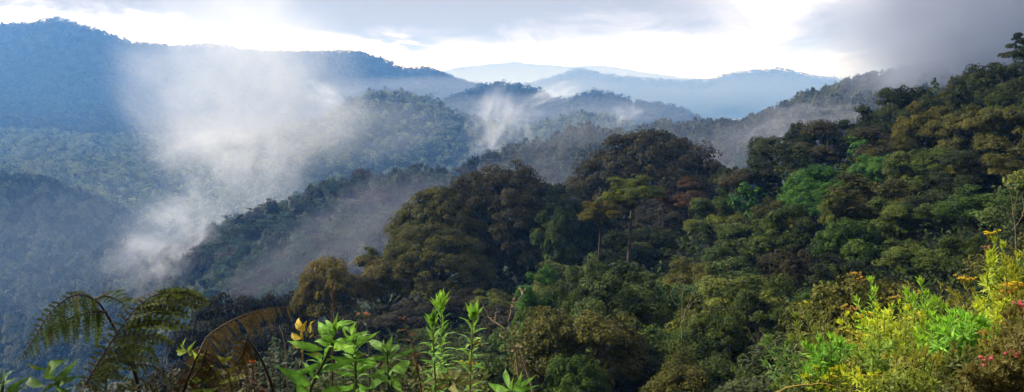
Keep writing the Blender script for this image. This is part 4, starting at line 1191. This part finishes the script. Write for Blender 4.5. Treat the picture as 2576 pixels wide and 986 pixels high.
def mist(u, v, Y, ru, rv, depth, tilt, dens, lo, hi, nscale, warp, label, col=(0.80, 0.84, 1.0), stretch=(1, 1, 1), off=0.0, step=1.0, absorb=1.0):
    m, nt = new_mat('mist_air')
    out = nd(nt, 'ShaderNodeOutputMaterial')
    tc = nd(nt, 'ShaderNodeTexCoord')
    nw = nd(nt, 'ShaderNodeTexNoise')
    nw.inputs['Scale'].default_value = 1.3
    nw.inputs['Detail'].default_value = 2
    mp = nd(nt, 'ShaderNodeMapping')
    mp.inputs['Location'].default_value = (off, off * 2.1, -off)
    nt.links.new(tc.outputs['Object'], mp.inputs[0])
    nt.links.new(mp.outputs[0], nw.inputs['Vector'])
    sub = nd(nt, 'ShaderNodeVectorMath', operation='SUBTRACT')
    sub.inputs[1].default_value = (0.5, 0.5, 0.5)
    nt.links.new(nw.outputs['Color'], sub.inputs[0])
    sc = nd(nt, 'ShaderNodeVectorMath', operation='SCALE')
    sc.inputs['Scale'].default_value = warp
    nt.links.new(sub.outputs[0], sc.inputs[0])
    ad = nd(nt, 'ShaderNodeVectorMath', operation='ADD')
    nt.links.new(tc.outputs['Object'], ad.inputs[0])
    nt.links.new(sc.outputs[0], ad.inputs[1])
    dt = nd(nt, 'ShaderNodeVectorMath', operation='DOT_PRODUCT')
    nt.links.new(ad.outputs[0], dt.inputs[0])
    nt.links.new(ad.outputs[0], dt.inputs[1])
    body = nd(nt, 'ShaderNodeMapRange', interpolation_type='SMOOTHSTEP')
    body.inputs[1].default_value = 0.85
    body.inputs[2].default_value = 0.05
    nt.links.new(dt.outputs['Value'], body.inputs[0])
    # never reaches the hull of its own shape
    d0 = nd(nt, 'ShaderNodeVectorMath', operation='DOT_PRODUCT')
    nt.links.new(tc.outputs['Object'], d0.inputs[0])
    nt.links.new(tc.outputs['Object'], d0.inputs[1])
    edge = nd(nt, 'ShaderNodeMapRange', interpolation_type='SMOOTHSTEP')
    edge.inputs[1].default_value = 0.95
    edge.inputs[2].default_value = 0.5
    nt.links.new(d0.outputs['Value'], edge.inputs[0])
    m2 = nd(nt, 'ShaderNodeMapping')
    m2.inputs['Scale'].default_value = stretch
    m2.inputs['Location'].default_value = (off * 3, off, off * 1.7)
    nt.links.new(ad.outputs[0], m2.inputs[0])
    nz = nd(nt, 'ShaderNodeTexNoise')
    nz.inputs['Scale'].default_value = nscale
    nz.inputs['Detail'].default_value = 5
    nz.inputs['Roughness'].default_value = 0.58
    nt.links.new(m2.outputs[0], nz.inputs['Vector'])
    th = nd(nt, 'ShaderNodeMapRange', interpolation_type='SMOOTHSTEP')
    th.inputs[1].default_value = lo
    th.inputs[2].default_value = hi
    nt.links.new(nz.outputs['Fac'], th.inputs[0])
    a = nd(nt, 'ShaderNodeMath', operation='MULTIPLY')
    nt.links.new(body.outputs[0], a.inputs[0]); nt.links.new(th.outputs[0], a.inputs[1])
    b = nd(nt, 'ShaderNodeMath', operation='MULTIPLY')
    nt.links.new(a.outputs[0], b.inputs[0]); nt.links.new(edge.outputs[0], b.inputs[1])
    e_ = nd(nt, 'ShaderNodeMath', operation='MULTIPLY')
    nt.links.new(b.outputs[0], e_.inputs[0]); e_.inputs[1].default_value = dens
    pv = nd(nt, 'ShaderNodeVolumePrincipled')
    pv.inputs['Color'].default_value = (*col, 1)
    pv.inputs['Absorption Color'].default_value = (absorb, absorb, absorb, 1)
    pv.inputs['Anisotropy'].default_value = 0.2
    nt.links.new(e_.outputs[0], pv.inputs['Density'])
    nt.links.new(pv.outputs[0], out.inputs['Volume'])
    m.cycles.volume_step_rate = step
    me = ICO.copy()
    me.materials.append(m)
    o = link('mist', me)
    o.location = P(u, v, Y)
    k = Y / FPX
    o.scale = (ru * k, depth, rv * k)
    o.rotation_euler = (0, R(tilt), 0)
    return tag(o, label, 'mist', kind='stuff')

#     u     v    Y     ru   rv  depth tilt  density   lo   hi  noise warp
mist(425, 625, 385,  165, 190,  55,   14,   0.021,  0.40, 0.72, 3.2, 1.0, 'brightest low puff of mist rising from the valley at the left', off=1.3)
mist(590, 450, 620,  230, 260,  80,   22,   0.0100, 0.38, 0.76, 3.2, 1.1, 'broad column of mist above the left end of the middle ridge', off=2.9)
mist(610, 215, 1000, 370, 340, 170,  -14,   0.0082, 0.27, 0.74, 2.9, 0.95, 'tall veil of mist hiding the long mountain ridge', off=4.1)
mist(900, 330, 1050, 300, 110, 150,    0,   0.0022, 0.24, 0.74, 2.2, 0.8, 'thin mist lying in the valley before the rounded hill', off=6.6)
mist(815, 238, 1120,  70,  48,  40,   20,   0.024,  0.40, 0.70, 2.4, 1.0, 'small white puff of mist over the valley forest', off=8.2)
mist(1240, 310, 900,  85, 140,  45,   20,   0.026,  0.40, 0.72, 2.3, 0.8, 'wispy white streamer of mist rising in the centre of the valley', stretch=(1.35, 1.35, 0.75), off=9.7)
mist(1320, 300, 950,  60,  85,  35,   14,   0.018,  0.42, 0.74, 2.2, 0.8, 'faint second wisp right of the white streamer', stretch=(1.3, 1.3, 0.8), off=3.7)
mist(1575, 285, 470,  55,  38,  16,  -25,   0.045,  0.44, 0.66, 2.4, 1.0, 'small wisp of mist on the crest behind the right giant', off=5.2)
mist(1395, 236, 1600, 95,  35,  60,  -20,   0.016,  0.42, 0.66, 2.2, 0.9, 'shred of mist on the far rounded hill', off=7.4)
mist(2500, 30, 500, 560, 300,  75,   -12,   0.060,  0.20, 0.66, 2.4, 0.6, 'heavy grey cloud bank hanging over the right ridge', off=0.4, col=(0.55, 0.59, 0.70), absorb=0.0)
mist(2020, 300, 430, 280,  75,  50,   -6,   0.008,  0.34, 0.72, 2.2, 0.9, 'mist pooled behind the crest of the right slope', off=2.2)
mist(880, 590, 315,  400, 150,  60,  -25,   0.0038, 0.24, 0.76, 2.4, 0.9, 'thin mist drifting up the gully left of the giants', off=7.9)
mist(1330, 470, 235, 250, 110,  45,   -6,   0.0030, 0.20, 0.70, 1.8, 0.7, 'pale mist filling the gap between the two giant domes', off=3.3)
mist(1850, 370, 250, 260, 100,  50,   -6,   0.0034, 0.20, 0.70, 1.8, 0.7, 'bluish mist in the gully right of the right giant', off=6.1)
mist(1500, 330, 420, 420, 70,   50,   -8,   0.0030, 0.26, 0.72, 2.4, 0.8, 'thin mist clinging to the hazy ridge behind the giants', off=1.9)
mist(1550, 205, 5400, 1500, 130, 420,  0,   0.0013, 0.02, 0.45, 1.2, 0.3, 'pale air lying in front of the farthest hills', off=4.4)
mist(420, 620, 520,  800, 260, 170,    0,   0.0006, 0.0, 0.42, 1.4, 0.5, 'thin blue air filling the deep valley at the left', off=5.5, col=(0.50, 0.70, 1.0))
mist(1300, 280, 1560, 620,  62, 110,    0,   0.0018, 0.12, 0.62, 2.0, 0.7, 'low mist between the two rounded blue hills', off=8.8)
mist(1150, 225, 2280, 560,  48, 130,    0,   0.0016, 0.10, 0.60, 2.0, 0.7, 'mist lying before the foot of the long mountain ridge', off=2.5)
mist(1600, 210, 3700, 1300, 90, 260,   0,   0.0009, 0.02, 0.5, 1.4, 0.4, 'pale air in front of the second range of far hills', off=7.4)
# ------------------------------------------------------------------ sky, sun, air
SUN_EL, SUN_AZ = R(36), R(-86)          # azimuth from +Y towards +X: the light comes from the left
world = bpy.data.worlds.new('World')
scene.world = world
world.use_nodes = True
wt = world.node_tree
wt.nodes.clear()
wo = nd(wt, 'ShaderNodeOutputWorld')
bg = nd(wt, 'ShaderNodeBackground')
bg.inputs['Strength'].default_value = 0.1
wt.links.new(bg.outputs[0], wo.inputs[0])
sky = nd(wt, 'ShaderNodeTexSky', sky_type='NISHITA')
sky.sun_disc = False
sky.sun_elevation = SUN_EL
sky.sun_rotation = SUN_AZ
tc = nd(wt, 'ShaderNodeTexCoord')
sep = nd(wt, 'ShaderNodeSeparateXYZ')
wt.links.new(tc.outputs['Generated'], sep.inputs[0])

def W(op, a, b=None, c=None):
    n = nd(wt, 'ShaderNodeMath', operation=op)
    for k, v in enumerate((a, b, c)):
        if v is None: continue
        if isinstance(v, (int, float)): n.inputs[k].default_value = v
        else: wt.links.new(v, n.inputs[k])
    return n.outputs[0]

def wnoise(sx, sy, sz, detail=7, rough=0.55, off=0.0, dist=0.0):
    mp = nd(wt, 'ShaderNodeMapping')
    mp.inputs['Scale'].default_value = (sx, sy, sz)
    mp.inputs['Location'].default_value = (off, off * .7, off * .3)
    wt.links.new(tc.outputs['Generated'], mp.inputs[0])
    n = nd(wt, 'ShaderNodeTexNoise')
    n.inputs['Scale'].default_value = 1.0
    n.inputs['Detail'].default_value = detail
    n.inputs['Roughness'].default_value = rough
    n.inputs['Distortion'].default_value = dist
    wt.links.new(mp.outputs[0], n.inputs['Vector'])
    return n.outputs['Fac']

n_big = wnoise(3.0, 3.0, 9.0, 3, 0.5, 3.1)
n_mid = wnoise(8.0, 8.0, 24.0, 9, 0.64, 7.7, 0.6)
dx, dz = sep.outputs[0], sep.outputs[2]
warp_x = W('ADD', dx, W('MULTIPLY', W('SUBTRACT', n_mid, 0.5), 0.16))
warp_z = W('ADD', dz, W('MULTIPLY', W('SUBTRACT', n_mid, 0.5), 0.035))

def bank(x, z, rx, rz, amt):
    """a soft bank of cloud round the direction (x, z)"""
    a = W('DIVIDE', W('SUBTRACT', warp_x, x), rx)
    b = W('DIVIDE', W('SUBTRACT', warp_z, z), rz)
    r = W('ADD', W('MULTIPLY', a, a), W('MULTIPLY', b, b))
    return W('MULTIPLY', W('EXPONENT', W('MULTIPLY', r, -1.0)), amt)

def dirof(u, v):
    a, e = ray(u, v)
    k = 1 / math.sqrt(1 + a * a + e * e)
    return float(a * k), float(e * k)

dens = W('MULTIPLY', W('SUBTRACT', n_big, 0.5), 0.6)
for (u, v, ru, rv, amt) in CLOUDS:
    x, z = dirof(u, v)
    dens = W('ADD', dens, bank(x, z, ru / FPX, rv / FPX, amt))
# the overcast deck above the picture, thick overhead
deck = W('MULTIPLY', W('SMOOTH_MIN', W('MAXIMUM', W('SUBTRACT', dz, 0.09), 0.0), 0.25, 0.05), 2.2)
dens = W('ADD', dens, deck)
dens = W('ADD', dens, W('MULTIPLY', W('SUBTRACT', n_mid, 0.5), 2.0))
# away from the bright gap ahead the overcast closes
closed = W('MULTIPLY', W('MAXIMUM', W('SUBTRACT', 0.72, sep.outputs[1]), 0.0), 1.6)
dens = W('ADD', dens, closed)
ramp = nd(wt, 'ShaderNodeValToRGB')
e = ramp.color_ramp.elements
e[0].position = 0.0; e[0].color = (*[c / 100 for c in SKY_WHITE], 1)
e[1].position = 1.0; e[1].color = (*[0.8 * c / 100 for c in SKY_GREY], 1)
for pos, mul, base in ((0.16, 0.6, SKY_WHITE), (0.36, 3.2, SKY_GREY), (0.55, 1.9, SKY_GREY), (0.78, 1.15, SKY_GREY)):
    k = e.new(pos); k.color = (*[mul * c / 100 for c in base], 1)
dens = W('MULTIPLY', dens, 0.62)
ramp.color_ramp.interpolation = 'B_SPLINE'
wt.links.new(dens, ramp.inputs[0])
vs = nd(wt, 'ShaderNodeVectorMath', operation='SCALE')
vs.inputs['Scale'].default_value = 100.0
wt.links.new(ramp.outputs[0], vs.inputs[0])
mixs = nd(wt, 'ShaderNodeMix', data_type='RGBA')
mixs.inputs[0].default_value = 0.88          # broken sky: a little blue shows through the veil
wt.links.new(sky.outputs[0], mixs.inputs[6])
wt.links.new(vs.outputs[0], mixs.inputs[7])
wt.links.new(mixs.outputs[2], bg.inputs[0])

sun_d = bpy.data.lights.new('sun', 'SUN')
sun_d.energy = SUN_E
sun_d.angle = R(5)
sun_d.color = (1.0, 0.93, 0.80)
sun = bpy.data.objects.new('sun', sun_d)
COL.objects.link(sun)
sv = Vector((math.sin(SUN_AZ) * math.cos(SUN_EL), math.cos(SUN_AZ) * math.cos(SUN_EL), math.sin(SUN_EL)))
sun.rotation_euler = sv.to_track_quat('Z', 'Y').to_euler()

def box_mesh(name, lo, hi):
    (x0, y0, z0), (x1, y1, z1) = lo, hi
    V = [(x0, y0, z0), (x1, y0, z0), (x1, y1, z0), (x0, y1, z0), (x0, y0, z1), (x1, y0, z1), (x1, y1, z1), (x0, y1, z1)]
    F = np.array([(0, 3, 2, 1), (4, 5, 6, 7), (0, 1, 5, 4), (1, 2, 6, 5), (2, 3, 7, 6), (3, 0, 4, 7)], np.int32)
    return mesh_np(name, V, F)

hm, ht = new_mat('haze_air')
ho = nd(ht, 'ShaderNodeOutputMaterial')
hv = nd(ht, 'ShaderNodeVolumePrincipled')
hv.inputs['Color'].default_value = (*HAZE_COL, 1)
hv.inputs['Absorption Color'].default_value = (1, 1, 1, 1)
hv.inputs['Density'].default_value = HAZE_D
hv.inputs['Anisotropy'].default_value = 0.1
ht.links.new(hv.outputs[0], ho.inputs['Volume'])
zz_all = []
haze = link('haze', box_mesh('haze', (-9500, -160, -300), (9500, 9050, 242)))
haze.data.materials.append(hm)
tag(haze, 'thin blue haze filling the whole valley air', 'haze', kind='stuff')

# ------------------------------------------------------------------ render settings
scene.view_settings.view_transform = 'Standard'
scene.view_settings.look = 'None'
scene.view_settings.gamma = 1.0
scene.view_settings.exposure = EXPO
scene.render.engine = 'CYCLES'
c = scene.cycles
c.max_bounces = 6
c.diffuse_bounces = 3
c.glossy_bounces = 2
c.transmission_bounces = 3
c.transparent_max_bounces = 8
c.volume_bounces = 2
c.volume_step_rate = 1.4
c.volume_max_steps = 64
c.use_denoising = True
c.caustics_reflective = False
c.caustics_refractive = False
c.sample_clamp_indirect = 8.0
